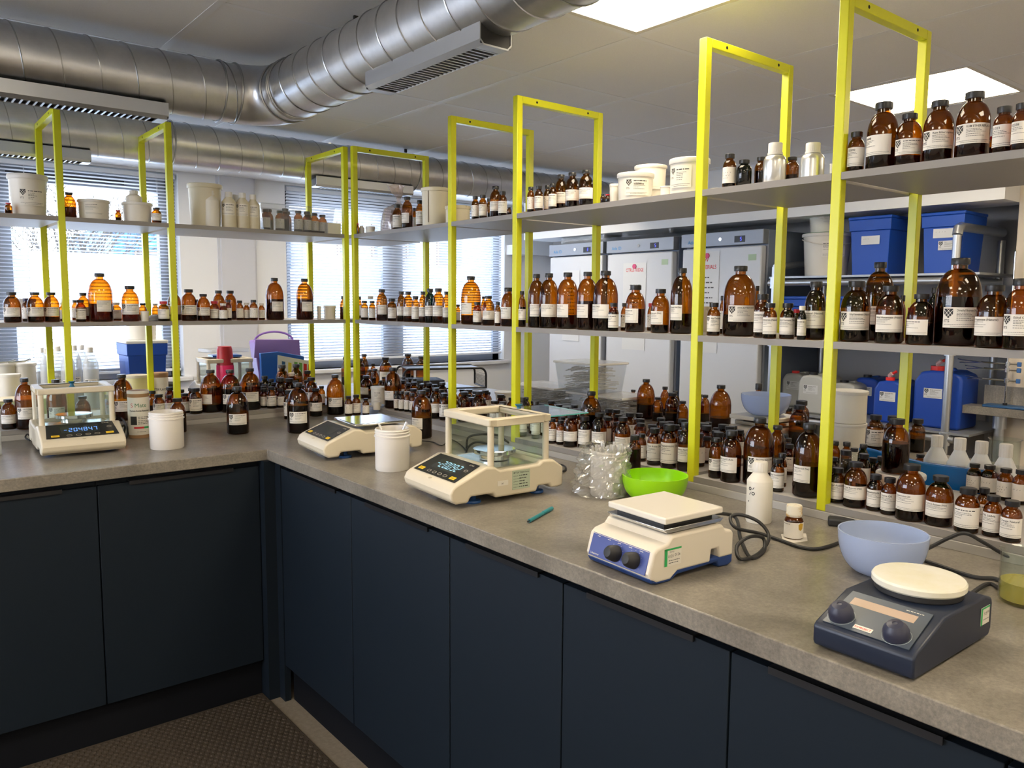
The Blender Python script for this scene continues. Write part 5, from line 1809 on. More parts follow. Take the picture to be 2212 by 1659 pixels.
# pot of pipettes inside a bag
loc, h, r, _ = P('C', 1313, 80, 968, 1078, '-'); keep(loc, r)
open_pot(loc, r, h, 'white threaded pot stuffed with pipettes inside a clear bag')
rq = random.Random(12)
for i in range(16):
    a = i * 2.4; q = r * .78 * math.sqrt((i + .5) / 16)
    x, y = loc.x + q * math.cos(a), loc.y + q * math.sin(a)
    pipette((x * .5 + loc.x * .5, y * .5 + loc.y * .5, CZ + .012), (x + (x - loc.x) * .25, y + (y - loc.y) * .25, CZ + h + rq.uniform(.006, .024)), 'clear pipette bulb poking from the bagged white pot', 'pipettes in the bagged pot')
t = thing('clear_plastic_bag', 'crinkled clear bag wrapped round the pot of pipettes beside the green bowl', 'bag', (loc.x, loc.y, CZ), 0)
mb = MB(); n = 84; vs = []; K = 30
for k in range(K):
    z = .002 + (h + .012) * k / (K - 1)
    for i in range(n):
        a = 2 * PI * i / n
        side = max(0, math.cos(a - R_(128)))        # loose film billows to the left of the pot
        rr2 = r * 1.10 + .050 * side ** 2 * (1 - (k / K) * .65) + .006 * math.sin(7 * a + k * .8) + rq.uniform(-.0022, .0022) + .004 * math.sin(11 * a - k * .9) + (.004 if k == K - 1 else 0)
        vs.append((rr2 * math.cos(a), rr2 * math.sin(a), z + .004 * math.sin(3 * a + k)))
vs = [(x, y, max(z, .001)) for x, y, z in vs]
mb.add(vs, [(k * n + i, k * n + (i + 1) % n, (k + 1) * n + (i + 1) % n, (k + 1) * n + i) for k in range(K - 1) for i in range(n)])
mb.build('bag_film', bag_plastic, t, smooth=False)

# --- bowls
def bowl(loc, r, h, base_r, label, m_, th=.003):
    prof = [(0, 0), (base_r, 0)]
    for k in range(1, 11):
        q = k / 10 * PI / 2
        prof.append((base_r + (r - base_r) * math.sin(q) ** .85, h * (1 - math.cos(q) ** .95)))
    inner = [(x - th, max(z, th)) for x, z in reversed(prof[2:])]
    o = MB().lathe(prof + inner + [(0, th)], 56).build('mixing_bowl', m_, None, loc)
    return tag(o, label, 'bowl')
bowl((.580, -1.405, CZ), .094, .072, .040, 'lime green bowl behind the white hotplate', green_bowl)
keep(Vector((.588, -1.425, CZ)), .07)
bowl((.470, -2.120, CZ), .088, .090, .030, 'translucent pale blue bowl between the two hotplates', blue_plastic_thin)
bowl(tuple(at(795, 897, z=CZ).xy) + (CZ,), .080, .050, .045, 'translucent pale blue bowl behind the flat balance', blue_plastic_thin)
# --- card tube with the product label
loc, h, r, _ = P('C', 302, 44, 842, 947, '-'); keep(loc, r)
t = thing('cardboard_tube', 'white-labelled cardboard tube printed S Mate standing behind the white pot', 'tube canister', loc, face_cam(loc.x, loc.y, .1))
MB().lathe([(0, 0), (r, 0), (r, h * .985), (r * .98, h), (0, h)], 40).build('tube_body', card, t)
MB().lathe([(0, h * .945), (r * 1.012, h * .945), (r * 1.012, h * .998), (r * .97, h * 1.004), (r * .93, h * .999), (0, h * .999)], 40).build('lid', white, t)
s = Sheet(r * 2.9, h * .80, white); W_, H_ = s.w, s.h
s.text('S', W_ * .20, H_ * .74, H_ * .15, ink_red, 0); s.text('Mate', W_ * .34, H_ * .74, H_ * .15, mat('ink_green', (.03, .18, .08), .6), 0, maxw=W_ * .42)
s.text('Premium Aroma Assessment', W_ * .16, H_ * .62, H_ * .075, ink, .01, maxw=W_ * .68)
s.rect(W_ * .18, H_ * .27, W_ * .40, H_ * .50, ink); rr = random.Random(5)
for v in (.47, .43, .37, .33, .29): s.line(W_ * .43, W_ * .8, H_ * v, H_ * .016, rr)
s.rect(W_ * .30, H_ * .17, W_ * .62, H_ * .22, ink_red); s.rect(W_ * .62, H_ * .17, W_ * .80, H_ * .22, grn); s.line(W_ * .40, W_ * .68, H_ * .08, H_ * .012, rr)
s.round(MB(), r, 0, n=16).build('printed_label', None, t, loc=(0, 0, h * .07))
# --- plastic bottle, stained jar on a tissue, pen
loc, h, r, _ = P('C', 1638, 55, 994, 1133, '-'); keep(loc, r)
s = Sheet(r * 1.6, h * .35, mat('white_print_ground', (.7, .66, .58), .4)); s.text('%', 0, h * .2, h * .17, ink, .03)
hdpe(loc, r, h, 'white plastic bottle marked with a per cent sign beside the white hotplate', .56, white, lid_white, sheet=None, shoulder=.70, neckz=.84)
mk = MB(); s = Sheet(r * 1.0, h * .3, white)
s.text('%', 0, h * .14, h * .19, ink, 0); s.rect(0, h * .02, .003, h * .04, ink)
pr = MB()
R2 = r + .0006; a0 = -PI / 2 - .95
for pts, f_, m_, lift in s.el: pr.add([(R2 * math.cos(a0 + u / r), R2 * math.sin(a0 + u / r), h * .33 + v) for u, v in pts], f_, m_)
t_ = [o for o in bpy.data.objects if o.get('label', '').startswith('white plastic bottle marked')][0]
pr.build('marker_writing', None, t_, smooth=False)
loc, h, r, _ = P('C', 1713, 40, 1089, 1167, '-'); keep(loc, r)
o = MB().prism([(-.045, -.012), (-.01, -.035), (.05, -.02), (.042, .012), (.01, .03), (-.03, .018)], 'z', 0, .0012).build('paper_tissue', mat('tissue_paper', (.60, .56, .50), .9), None, (loc.x, loc.y, CZ), R_(20))
tag(o, 'scrap of white tissue under the yellow-stained jar', 'tissue')
t = thing('stained_jar', 'small brown jar with white cap and label, both stained yellow', 'jar', (loc.x, loc.y, CZ + .0012), face_cam(loc.x, loc.y))
MB().lathe([(0, 0), (r * .96, 0), (r, .003), (r, h * .52), (r * .9, h * .60), (r * .74, h * .64), (r * .74, h * .70), (0, h * .70)], 32).build('glass_body', amber, t)
MB().lathe([(0, .003), (r * .95, .003), (r * .95, h * .45), (0, h * .45)], 28).build('liquid', amber_liquid, t)
MB().lathe([(0, h * .66), (r * .80, h * .66), (r * .84, h * .70), (r * .84, h * .75), (r * .80, h * .77), (r * .82, h * .97), (r * .78, h), (0, h)], 36).build('cap', mat('stained_cap', (.70, .66, .55), .4, noise=(38, (.55, .28, .02), .52, .62)), t)
s = Sheet(r * 2.9, h * .48, paper); s.line(r * .2, r * 1.1, h * .42, .0012, rr); st_ = mat('yellow_stain', (.50, .30, .03), .5)
s.poly([(r * 2.0, h * .28), (r * 2.25, h * .24), (r * 2.5, h * .30), (r * 2.6, h * .44), (r * 2.2, h * .48), (r * 1.95, h * .42)], st_)
s.round(MB(), r, 0, n=12).build('label', None, t, loc=(0, 0, h * .03))
p, q = at(1140, 1127, z=CZ + .005), at(1192, 1098, z=CZ + .005)
t = thing('marker_pen', 'teal marker pen lying on the worktop in front of the middle balance', 'pen', p); d_ = q - p
mb = MB(); mb.tube([Vector((0, 0, 0)) + d_ * .06, d_ * .62], .0048, 12); mb.build('barrel', teal, t)
MB().tube([d_ * .62, d_ * .97, d_], .0056, 12).build('cap', teal, t); MB().tube([Vector((0, 0, 0)), d_ * .07], .0024, 8).build('tip', black, t)
# --- cables, plug, adapter
def cable(pts, r, label, name='power_cable', m_=black_matte):
    P_ = [Vector(p) for p in pts]; out = []
    for i in range(len(P_) - 1):
        p0 = P_[max(i - 1, 0)]; p1 = P_[i]; p2 = P_[i + 1]; p3 = P_[min(i + 2, len(P_) - 1)]
        for k in range(8):
            t = k / 8
            out.append(.5 * ((2 * p1) + (-p0 + p2) * t + (2 * p0 - 5 * p1 + 4 * p2 - p3) * t * t + (-p0 + 3 * p1 - 3 * p2 + p3) * t ** 3))
    out.append(P_[-1])
    return tag(MB().tube(out, r, 8).build(name, m_), label, 'cable')
def WP(px, py, lift=0): p = at(px, py, z=CZ + .0045 + lift); return p
cable([(.262, -1.80, CZ + .095)] + [WP(1585, 1115, .03), WP(1600, 1165, .015), WP(1622, 1205), WP(1650, 1190), WP(1648, 1162, .02), WP(1618, 1160, .035), WP(1592, 1180, .02), WP(1600, 1208, .004), WP(1640, 1195, .0), WP(1661, 1160, .012), WP(1640, 1128, .04), WP(1600, 1112, .05), WP(1578, 1118, .045), WP(1590, 1140, .03), WP(1640, 1152, .008), WP(1680, 1165), WP(1730, 1182), WP(1775, 1184), WP(1840, 1160), WP(1835, 1145)], .0042, 'thick black power cable coiled behind the white hotplate')
cable([(.31, -2.33, CZ + .03), WP(2130, 1262), WP(2165, 1275), WP(2178, 1268), WP(2150, 1250), WP(2100, 1245), WP(2010, 1215), WP(1960, 1197), WP(1990, 1180), WP(2003, 1160), WP(1975, 1146), WP(1945, 1142), WP(1900, 1135)], .0042, 'black power cable looping from the dark hotplate behind the pale blue bowl')
cable([WP(1930, 1216), WP(1965, 1202), WP(2010, 1182, .02), WP(2050, 1162, .045), WP(2085, 1152, .06), WP(2125, 1172, .04), WP(2170, 1198, .012), WP(2230, 1222), WP(2330, 1265)], .0042, 'black power cable arching over the worktop at the right edge')
pg = MB(); a = WP(1820, 1132); pg.box((-.035, -.02, 0), (.03, .02, .02))
tag(pg.build('plug', black_matte, None, (a.x, a.y, CZ), R_(-60), bevel=.005), 'black plug against the trunking behind the pale blue bowl', 'plug')
a = at(1215, 985, z=CZ)
t = thing('power_adapter', 'black power adapter with pale label against the trunking behind the middle balance', 'power adapter', (a.x + .04, a.y, CZ), R_(-88))
MB().box((-.075, -.028, 0), (.075, .028, .032)).build('adapter_case', black_matte, t, bevel=.006)
Sheet(.05, .03, mat('adapter_label', (.42, .46, .40), .5)).line(.004, .04, .02, .002, rr).flat(MB(), (-.025, -.015, .0322), (1, 0, 0), (0, 1, 0)).build('rating_label', None, t, smooth=False)
cable([WP(1185, 1000), WP(1216, 1005), WP(1222, 1015), WP(1200, 1022)], .003, 'thin black lead curling from the adapter by the middle balance')
cable([(.47, -.33, CZ + .03), WP(935, 955), WP(955, 962), WP(975, 950), WP(1000, 965), WP(1012, 985)], .0022, 'thin black lead leaving the back of the flat balance')
cable([WP(1008, 968), WP(1012, 945, .03), WP(1040, 938, .05), WP(1075, 940, .04), WP(1090, 950, .03), WP(1100, 960), WP(1070, 962), WP(1030, 955, .012), WP(1010, 968), WP(1005, 990)], .0042, 'black cable loops behind the glass of the middle balance')
cable([WP(232, 920, .02), WP(240, 905, .05), WP(262, 903, .05), WP(275, 925, .03), WP(272, 945), WP(250, 945), WP(258, 925, .03), WP(270, 920, .03), WP(266, 940)], .0045, 'black cable bundle between the left balance and the card tube')
cable([WP(65, 952, .0), WP(55, 945, .01), WP(60, 938, .02), WP(70, 950)], .003, 'black lead at the back left of the left balance')
# --- beaker at the right edge
bx = at(2215, 1300, z=CZ)
t = thing('glass_beaker', 'glass beaker with yellow liquid cut by the right edge, beside the dark hotplate', 'beaker', (bx.x, bx.y, CZ), 0)
rb_, hb = .046, .098
MB().lathe([(0, 0), (rb_ * .94, 0), (rb_, .005), (rb_, hb - .003), (rb_ * 1.06, hb), (rb_ * 1.02, hb + .001), (rb_ * .96, hb - .004), (rb_ * .96, .006), (0, .004)], 48).build('beaker_glass', clear, t)
MB().lathe([(0, .0045), (rb_ * .95, .0065), (rb_ * .95, .040), (0, .040)], 40).build('liquid', yellow_liquid, t)
mk = MB(); s = Sheet(.07, .06, None); s.text('VOLAC', .003, .045, .010, ink, .02); s.text('600', .030, .02, .007, white, 0)
for pts, f_, m_, lift in s.el: mk.add([((rb_ + .0004) * math.cos(R_(205) + u / rb_), (rb_ + .0004) * math.sin(R_(205) + u / rb_), .03 + v) for u, v in pts], f_, m_)
mk.build('markings', None, t, smooth=False)
# --- left edge: translucent jug
loc, h, r, _ = P('C', -8, 34, 868, 985, '-')
o = MB().lathe([(0, 0), (r, 0), (r * 1.05, h), (r, h), (r * .95, .004), (0, .004)], 32).build('plastic_beaker', frost_plastic, None, (loc.x - .01, loc.y, CZ)); tag(o, 'milky plastic beaker cut by the left edge of the picture', 'beaker')

# ================================================================ things on the far worktop
def jug(loc, r, h, label, body=frost_plastic, liquid=None, lab=True, group='one-litre plastic bottles on the far worktop'):
    t = thing('plastic_bottle', label, 'bottle', loc, face_cam(loc[0], loc[1]), group)
    MB().lathe([(0, 0), (r * .95, 0), (r, h * .02), (r, h * .70), (r * .93, h * .76), (r * .40, h * .91), (r * .34, h * .92), (0, h * .92)], 28).build('bottle_body', body, t)
    MB().lathe([(0, h * .915), (r * .40, h * .915), (r * .40, h * .995), (r * .36, h), (0, h)], 24).build('cap', lid_white, t)
    if liquid: MB().lathe([(0, .003), (r * .97, .003), (r * .97, h * .35), (0, h * .35)], 24).build('liquid', liquid, t)
    if lab: its_sheet(r * 1.7, h * .18, None, rg, paper).round(MB(), r, 0).build('label', None, t, loc=(0, 0, h * .30))
    return t
for i, (px, w, top, y, liq, lab, nm) in enumerate(((87, 24, 751, 1.86, 1, 0, 'leftmost, half full of yellow liquid'), (97, 27, 753, 1.74, 0, 0, 'second from left, no label'), (122, 28, 748, 1.86, 0, 1, 'third from left'),
                                          (142, 28, 752, 1.70, 0, 1, 'behind the leftmost front post'), (158, 26, 746, 1.84, 0, 1, 'right of the leftmost front post'), (174, 24, 745, 1.9, 0, 0, 'second from right in the rear'), (191.5, 31, 750, 1.66, 0, 1, 'rightmost, with printed label'))):
    c = at(px, 700, y=y); dist = (c - CAM).dot(fwd); r = w / 2 * dist / FPX; zt = at(px, top, y=y).z
    jug((c.x, y, CZ), r, zt - CZ, 'milky plastic bottle behind the left balance, %s' % nm, liquid=yellow_liquid if liq else clear_liquid, lab=bool(lab))
def far_tub(px, w, top, z0, y, label, **k):
    c = at(px, top, y=y); dist = (c - CAM).dot(fwd); r = w / 2 * dist / FPX
    return tub((c.x, y, z0), r, c.z - z0, label, **k), c, r
far_tub(10, 44, 785, CZ, 1.80, 'white lidded tub at the far left behind the balance, left of two', taper=.95)
far_tub(52, 45, 784, CZ, 1.80, 'white lidded tub at the far left behind the balance, right of two', taper=.95)
far_tub(20, 42, 808, CZ, 1.55, 'low white tub in front of two taller ones at the far left', taper=.95)
for i, (px, y) in enumerate(((8, 1.8), (42, 1.8))):
    p = at(px, 780, y=y); zt = at(30, 785, y=1.8).z
    o = MB().tube([Vector((p.x - .05, y - .03, zt + .006)), Vector((p.x + .02, y, zt + .008)), Vector((p.x + .05, y + .02, zt + .016))], .006, 8).build('metal_spoon', chrome); tag(o, 'metal spoon lying on the %s white tub lid' % ('left', 'right')[i], 'spoon')
# tray with paperwork at the far left
pc = at(40, 835, y=1.42)
t = thing('paper_tray', 'pale tray holding a green-tinted sheet and papers behind the bottles at the far left', 'tray', (pc.x - .1, 1.38, CZ), 0)
MB().box((-.2, -.09, .0), (.22, .09, .004)).box((-.2, -.09, .10), (.22, .09, .104)).box((-.2, .086, 0), (.22, .09, .1)).build('tray_frame', cream, t)
MB().box((-.18, -.085, .018), (.2, -.083, .098)).build('green_sheet', mat('pale_green_paper', (.38, .42, .22), .7), t)
# blue tub with white tub and clear box
def square_tub(cx, cy, z0, hx, hy, h, label, body, lidm=None, taper=.86, rz=0, name='square_tub', labels=(), rim=.012):
    t = thing(name, label, 'tub', (cx, cy, z0), rz)
    hb = h - (.018 if lidm else 0)
    mb = MB(); a = [(-1, -1), (1, -1), (1, 1), (-1, 1)]
    lv = [(0, taper), (hb * .80, 1 - (1 - taper) * .2), (hb * .80, 1.03), (hb, 1.05)]
    vs = [(x * hx * k, y * hy * k, z) for z, k in lv for x, y in a]
    fs = [(3, 2, 1, 0)] + [(q * 4 + i, q * 4 + (i + 1) % 4, q * 4 + 4 + (i + 1) % 4, q * 4 + 4 + i) for q in range(3) for i in range(4)] + [(12, 13, 14, 15)]
    mb.add(vs, fs).build('tub_body', body, t, bevel=.006, seg=2)
    if lidm: MB().box((-hx * 1.08, -hy * 1.08, hb), (hx * 1.08, hy * 1.08, h)).build('lid', lidm, t, bevel=.005)
    return t
p = at(317, 745, y=1.82); px0, px1 = at(276, 745, y=1.72).x, at(361, 745, y=1.72).x
square_tub((px0 + px1) / 2, 1.84, CZ, (px1 - px0) / 2, .11, at(317, 735, y=1.74).z - CZ, 'deep blue square tub with white lid standing before the left window', blue_tub, white_cool)
zt = at(317, 735, y=1.74).z
far_tub(305, 62, 690, zt, 1.84, 'white tub standing on the lid of the deep blue square tub', lid=None, taper=.9)
t = thing('clear_storage_box', 'clear ribbed box behind the left side of the deep blue tub', 'storage box', (px0 - .03, 2.0 - .1, CZ))
open_box(.12, .09, .225, .002).build('box_wall', clear_plastic, t, smooth=False)
c = at(295, 812, y=1.40); r = 22 / FPX * (c - CAM).dot(fwd)
tub((c.x, 1.40, CZ), r, c.z - CZ + .006, 'yellowish tub in front of the blue square tub', .96, body=mat('yellowed_plastic', (.62, .56, .28), .4), lid=cream)
c = at(345, 805, y=1.42); r = 16.5 / FPX * (c - CAM).dot(fwd)
t = thing('cardboard_tube', 'card tube labelled Butter Flavour behind the second frame', 'tube canister', (c.x, 1.42, CZ), face_cam(c.x, 1.42)); h = c.z - CZ
MB().lathe([(0, 0), (r, 0), (r, h), (0, h)], 32).build('tube_body', card, t); MB().lathe([(0, h - .012), (r * 1.03, h - .012), (r * 1.03, h), (r * .95, h + .002), (0, h)], 32).build('lid', card, t)
s = Sheet(r * 2.6, h * .8, white); s.text('BUTTER FLAVOUR', s.w * .1, s.h * .55, s.h * .12, ink, .02, maxw=s.w * .8); s.line(s.w * .3, s.w * .7, s.h * .4, s.h * .03, rr); s.round(MB(), r, 0).build('label', None, t, loc=(0, 0, h * .08))
# pink-red bottle
c = at(488, 850, y=1.55); r = 18.5 / FPX * (c - CAM).dot(fwd); h = at(488, 748, y=1.55).z - CZ
t = thing('drinks_bottle', 'bright pink sports bottle with dark red lid on the far worktop', 'bottle', (c.x, 1.55, CZ))
MB().lathe([(0, 0), (r * .85, 0), (r * .92, .006), (r, h * .35), (r * .97, h * .66), (0, h * .66)], 36).build('bottle_body', pink, t)
MB().lathe([(0, h * .66), (r * .93, h * .66), (r * .90, h * .82), (r * .86, h * .94), (r * .75, h), (0, h)], 36).build('lid', mat('lid_dark_red', (.38, .012, .02), .4), t)
# clear lids stacked on the far balance, white bowl
zb = CZ + .236
o = MB().box((-.12, -.08, 0), (.11, .08, .022)).build('clear_tray', clear_plastic, None, (.45, 1.72, zb + .025), R_(8), bevel=.004); tag(o, 'flat clear plastic tray lying upside down on the far balance', 'tray')
o = MB().box((-.08, -.06, 0), (.08, .06, .010)).build('blue_folder', mat('blue_pouch', (.02, .12, .45), .3), None, (.45, 1.72, zb), R_(-6)); tag(o, 'thin blue pouch under the clear tray on the far balance', 'pouch')
far_tub(382, 24, 838, CZ, 1.5, 'white bowl-shaped tub left of the far balance', taper=.8, lid=None)
# purple bucket with handle, lid propped
yb = 1.62; a, b = at(553, 760, y=yb), at(645, 760, y=yb); cx = (a.x + b.x) / 2; hw = (b.x - a.x) / 2; zt_ = at(600, 735, y=yb).z
t = thing('purple_cool_box', 'purple plastic caddy with arched handle behind the blue packet', 'caddy', (cx, yb + .05, CZ), R_(-8))
H_ = zt_ - CZ
mb = MB(); mb.prism([(-hw * .72, 0), (hw * .72, 0), (hw, H_ * .97), (hw * .96, H_), (-hw * .96, H_), (-hw, H_ * .97)], 'y', -.07, .07); mb.build('caddy_body', purple, t, bevel=.012, seg=3)
MB().prism([(-hw * 1.04, H_ * .70), (hw * 1.04, H_ * .70), (hw * 1.0, H_ * 1.01), (-hw * .98, H_ * 1.03)], 'y', -.076, -.066).build('front_flap', mat('purple_light', (.27, .17, .45), .4), t, bevel=.003)
MB().tube([(hw * .86 * math.cos(q * PI / 16), .0, H_ * .98 + .055 * math.sin(q * PI / 16)) for q in range(17)], .006, 8).build('handle', purple, t)
yq = 1.40; pa = at(565, 770, y=yq); pb = at(672, 770, y=yq); hh = at(600, 762, y=yq).z - CZ
o = MB().prism([(0, 0), (.24, 0), (.26, hh * .9), (.10, hh * 1.02), (-.005, hh)], 'y', 0, .02).build('blue_packet', mat('blue_foil', (.01, .10, .42), .3), None, (pa.x, yq, CZ), R_(4), bevel=.003)
tag(o, 'glossy blue packet leaning against the purple caddy', 'packet')
zl = at(600, 822, y=yq - .1).z - CZ
lf = MB(); s = Sheet(.215, .15 + zl, white_cool)
for i, (c_, u) in enumerate((((.02, .10, .22), .025), ((.6, .5, .03), .062), ((.10, .30, .06), .098), ((.10, .30, .06), .126), ((.5, .02, .03), .154), ((.5, .02, .03), .182))):
    s.rect(u, zl + (.055 if i else .045), u + .020, zl + (.13 if i > 1 else .12), mat('leaflet_%d' % i, c_, .6))
for i in range(3): s.rect(.11 + i * .032, zl + .018, .128 + i * .032, zl + .034, (grn, ink_red, ink_red)[i])
s.flat(lf, (0, 0, 0), (1, 0, -.22), (.14, .25, .95))
o = lf.build('recycling_leaflet', None, None, (pa.x + .02, yq - .15, CZ), 0, smooth=False); tag(o, 'white leaflet with coloured bars propped on the blue packet', 'leaflet')
# office chair behind the far worktop
t = thing('office_chair', 'black office chair with curved armrest behind the far worktop by the left window', 'chair', (.13, 2.48, FZ))
MB().box((-.24, -.24, .46), (.24, .24, .53)).build('seat', mat('chair_fabric_blue', (.04, .06, .14), .8), t, bevel=.03, seg=3)
bk = MB(); bk.box((.05, .18, .60), (.46, .24, .88)); bk.build('backrest', mat('chair_fabric', (.03, .03, .035), .8), t, bevel=.03, seg=3)
MB().cyl((0, 0, .08), .03, .39, 16).build('column', black, t)
for k in range(5):
    a = 2 * PI * k / 5; q = MB(); q.tube([(0, 0, .11), (.28 * math.cos(a), .28 * math.sin(a), .06)], .018, 8); q.lathe([(0, 0), (.022, .01), (.026, .026), (.022, .042), (0, .052)], 16, None, (.28 * math.cos(a), .28 * math.sin(a), 0)); q.build('leg', black, t)
for s_ in (-1, 1):
    q = MB(); q.tube([(s_ * .20, 0, .50), (s_ * .29, 0, .53), (s_ * .29, 0, .90), (s_ * .29 - .02, .02, .965), (s_ * .29 - .04, -.02, .99), (s_ * .29 - .12, -.05, 1.0), (s_ * .29 - .15, -.05, .95)], .022, 10); q.build('armrest', black_matte, t)
# mesh monitor stand
ym = 1.45; a, b = at(862, 800, x=1.55), at(1075, 810, y=1.15)
t = thing('mesh_desk_riser', 'black wire-mesh desk riser with curved ends on the far worktop right of the corner', 'desk organiser', (1.74, 1.42, CZ), R_(-20))
L, Dp, Hm = .27, .13, .135
f = MB()
for y in (-Dp, Dp):
    pts = [(-L, y, .008)] + [(-L - .0 + .04 * (1 - math.cos(q * PI / 12)) , y, Hm - .05 + .05 * math.sin(q * PI / 12)) for q in range(7)] + [(L - .04 * (1 - math.cos(q * PI / 12)), y, Hm - .05 + .05 * math.sin(q * PI / 12)) for q in range(6, -1, -1)] + [(L, y, .008)]
    f.tube(pts, .007, 8)
for x in (-L, L): f.tube([(x, -Dp, .008), (x, Dp, .008)], .006, 8)
f.tube([(-L, -Dp, .008), (L, -Dp, .008)], .005, 8)
f.build('wire_frame', black, t)
MB().box((-L + .03, -Dp, Hm - .004), (L - .03, Dp, Hm)).build('mesh_top', mat('black_mesh_sheet', (.03, .03, .033), .35, .3), t)
ms = MB()
for x in (-L, L):
    for k in range(24):
        y = -Dp + 2 * Dp * k / 23; ms.tube([(x, y, .01), (x, y + .02, Hm * .6)], .0008, 3)
    for k in range(10): ms.tube([(x, -Dp, .012 + k * .009), (x, Dp, .012 + k * .009)], .0008, 3)
ms.build('side_mesh', black, t, smooth=False)
MB().box((-L + .05, -Dp + .02, .002), (0, Dp - .02, .06)).build('drawer_tray', black_matte, t)
# small white dish and bottles' neighbours
c = at(1090, 846, x=1.50); tub((1.50, c.y, CZ), .052, c.z - CZ, 'white lidded dish right of the mesh riser', .8)
# clear lidded boxes of pipettes
def clear_box(cx, cy, z0, hx, hy, h, label, rz, fill=True, lid=True):
    t = thing('clear_storage_box', label, 'storage box', (cx, cy, z0), rz)
    open_box(hx, hy, h - .012, .002, 1.14).build('box_wall', clear_plastic, t, smooth=False)
    if lid: MB().box((-hx * 1.06, -hy * 1.06, h - .012), (hx * 1.06, hy * 1.06, h)).build('lid', thin('milky_lid', (.95, .94, .92), .25, .05, ((.85, .82, .75), .5)), t, bevel=.004)
    if fill:
        mb = MB(); q = random.Random(int(hx * 1000))
        for _ in range(150):
            x, y, z = q.uniform(-.8, .8) * hx * .9, q.uniform(-.8, .8) * hy * .9, q.uniform(.01, h * .78); a_ = q.uniform(-.5, .5) + (0 if q.random() < .7 else 1.5); l = min(hx * .5, .06)
            x = max(-hx * .85 + l, min(hx * .85 - l, x))
            mb.tube([(x - l * math.cos(a_), y - l * math.sin(a_) * .4, z), (x, y, z + .004), (x + l * math.cos(a_), y + l * math.sin(a_) * .4, z)], .003, 5)
        o = mb.build('pipette_heap', thin('pipette_plastic', (.97, .97, .97), .25, .04, ((.92, .90, .86), .38)), t); o['kind'] = 'stuff'
    return t
cb = at(1290, 860, x=1.74); w_ = 79 / FPX * (cb - CAM).dot(fwd)
clear_box(1.78, -.06 + .0, CZ, .115, .19, .10, 'lower right clear box with cream lid under the box of pipettes', 0)
clear_box(1.72, .34, CZ, .115, .17, .115, 'clear box with cream lid left behind the box of pipettes', 0)
clear_box(1.78, .08, CZ + .10 + .0, .11, .155, .155, 'clear box heaped with pipettes, on top of another clear box', 0)
# second square hotplate with bowl, white pots
ch = at(1640, 915, x=1.62)
t = thing('hotplate_stirrer', 'second square white hotplate under the pale blue bowl on the far worktop', 'hotplate', (1.66, ch.y, CZ), R_(86))
MB().prism([(-.12, .004), (-.13, .03), (-.12, .06), (-.09, .07), (.11, .07), (.12, .06), (.12, .004)], 'x', -.098, .098).build('housing', instr_white, t, bevel=.005)
MB().box((-.085, -.085, .072), (.085, .085, .090)).build('drip_tray', brushed, t, bevel=.004); MB().box((-.10, -.10, .096), (.10, .10, .112)).build('hot_plate', mat('white_ceramic_far', (.66, .62, .54), .3), t, bevel=.003)
MB().box((-.06, -.06, .088), (.06, .06, .098)).build('plate_neck', black_matte, t)
bowl((1.66, ch.y, CZ + .112), .098, .085, .035, 'translucent pale blue bowl standing on the second white hotplate', blue_plastic_thin)
cp = at(1834, 843, x=1.55); r = 38.5 / FPX * (cp - CAM).dot(fwd); zt = cp.z; zm = at(1834, 912, x=1.55).z
tub((1.55, cp.y, CZ), r, zm - CZ, 'lower white tub of the tall stack right of the second frame from the right', .97, lidh=.012)
tub((1.55, cp.y, zm), r, zt - zm, 'upper white tub of the tall stack right of the second frame from the right', .97, lidh=.012)
cp = at(1893, 945, x=1.45); tub((1.40, at(1893, 950, x=1.40).y, CZ), .05, .06, 'low white dish behind the blue packet on the right', .85)
# blue packet at right
pk = at(1990, 1000, x=1.26)
o = MB().prism([(-.20, .0), (.16, .0), (.21, .085), (.205, .10), (.0, .095), (-.19, .115)], 'y', -.012, .012).build('blue_packet', mat('blue_packet_foil', (.01, .13, .42), .25), None, (1.265, pk.y - .0, CZ), R_(-90), bevel=.004)
tag(o, 'shiny blue packet lying behind the bottles of the far right bay', 'packet')
for i, (px, w, top) in enumerate(((2024, 48, 939), (2074, 48, 945), (2121, 51, 952), (2174, 53, 958))):
    xx = 1.34 - i * .02; c = at(px, 960, x=xx); r = w / 2 * (c - CAM).dot(fwd) / FPX
    hdpe((xx, c.y, CZ), r, at(px, top, x=xx + r * .3).z - CZ, 'white plastic bottle with ribbed cap behind the far right bay, %s of four' % ('leftmost', 'second', 'third', 'rightmost')[i], .50, white_cool, lid_white, group='four white plastic bottles at the right', shoulder=.58, neckz=.80)
c = at(2172, 948, x=1.60)
t = thing('glass_beaker', 'empty glass beaker standing behind the four white plastic bottles', 'beaker', (1.60, c.y, CZ)); hb = c.z - CZ
MB().lathe([(0, 0), (.040, 0), (.043, .004), (.043, hb - .004), (.048, hb), (.046, hb), (.041, hb - .005), (.041, .005), (0, .004)], 40).build('beaker_glass', clear, t)

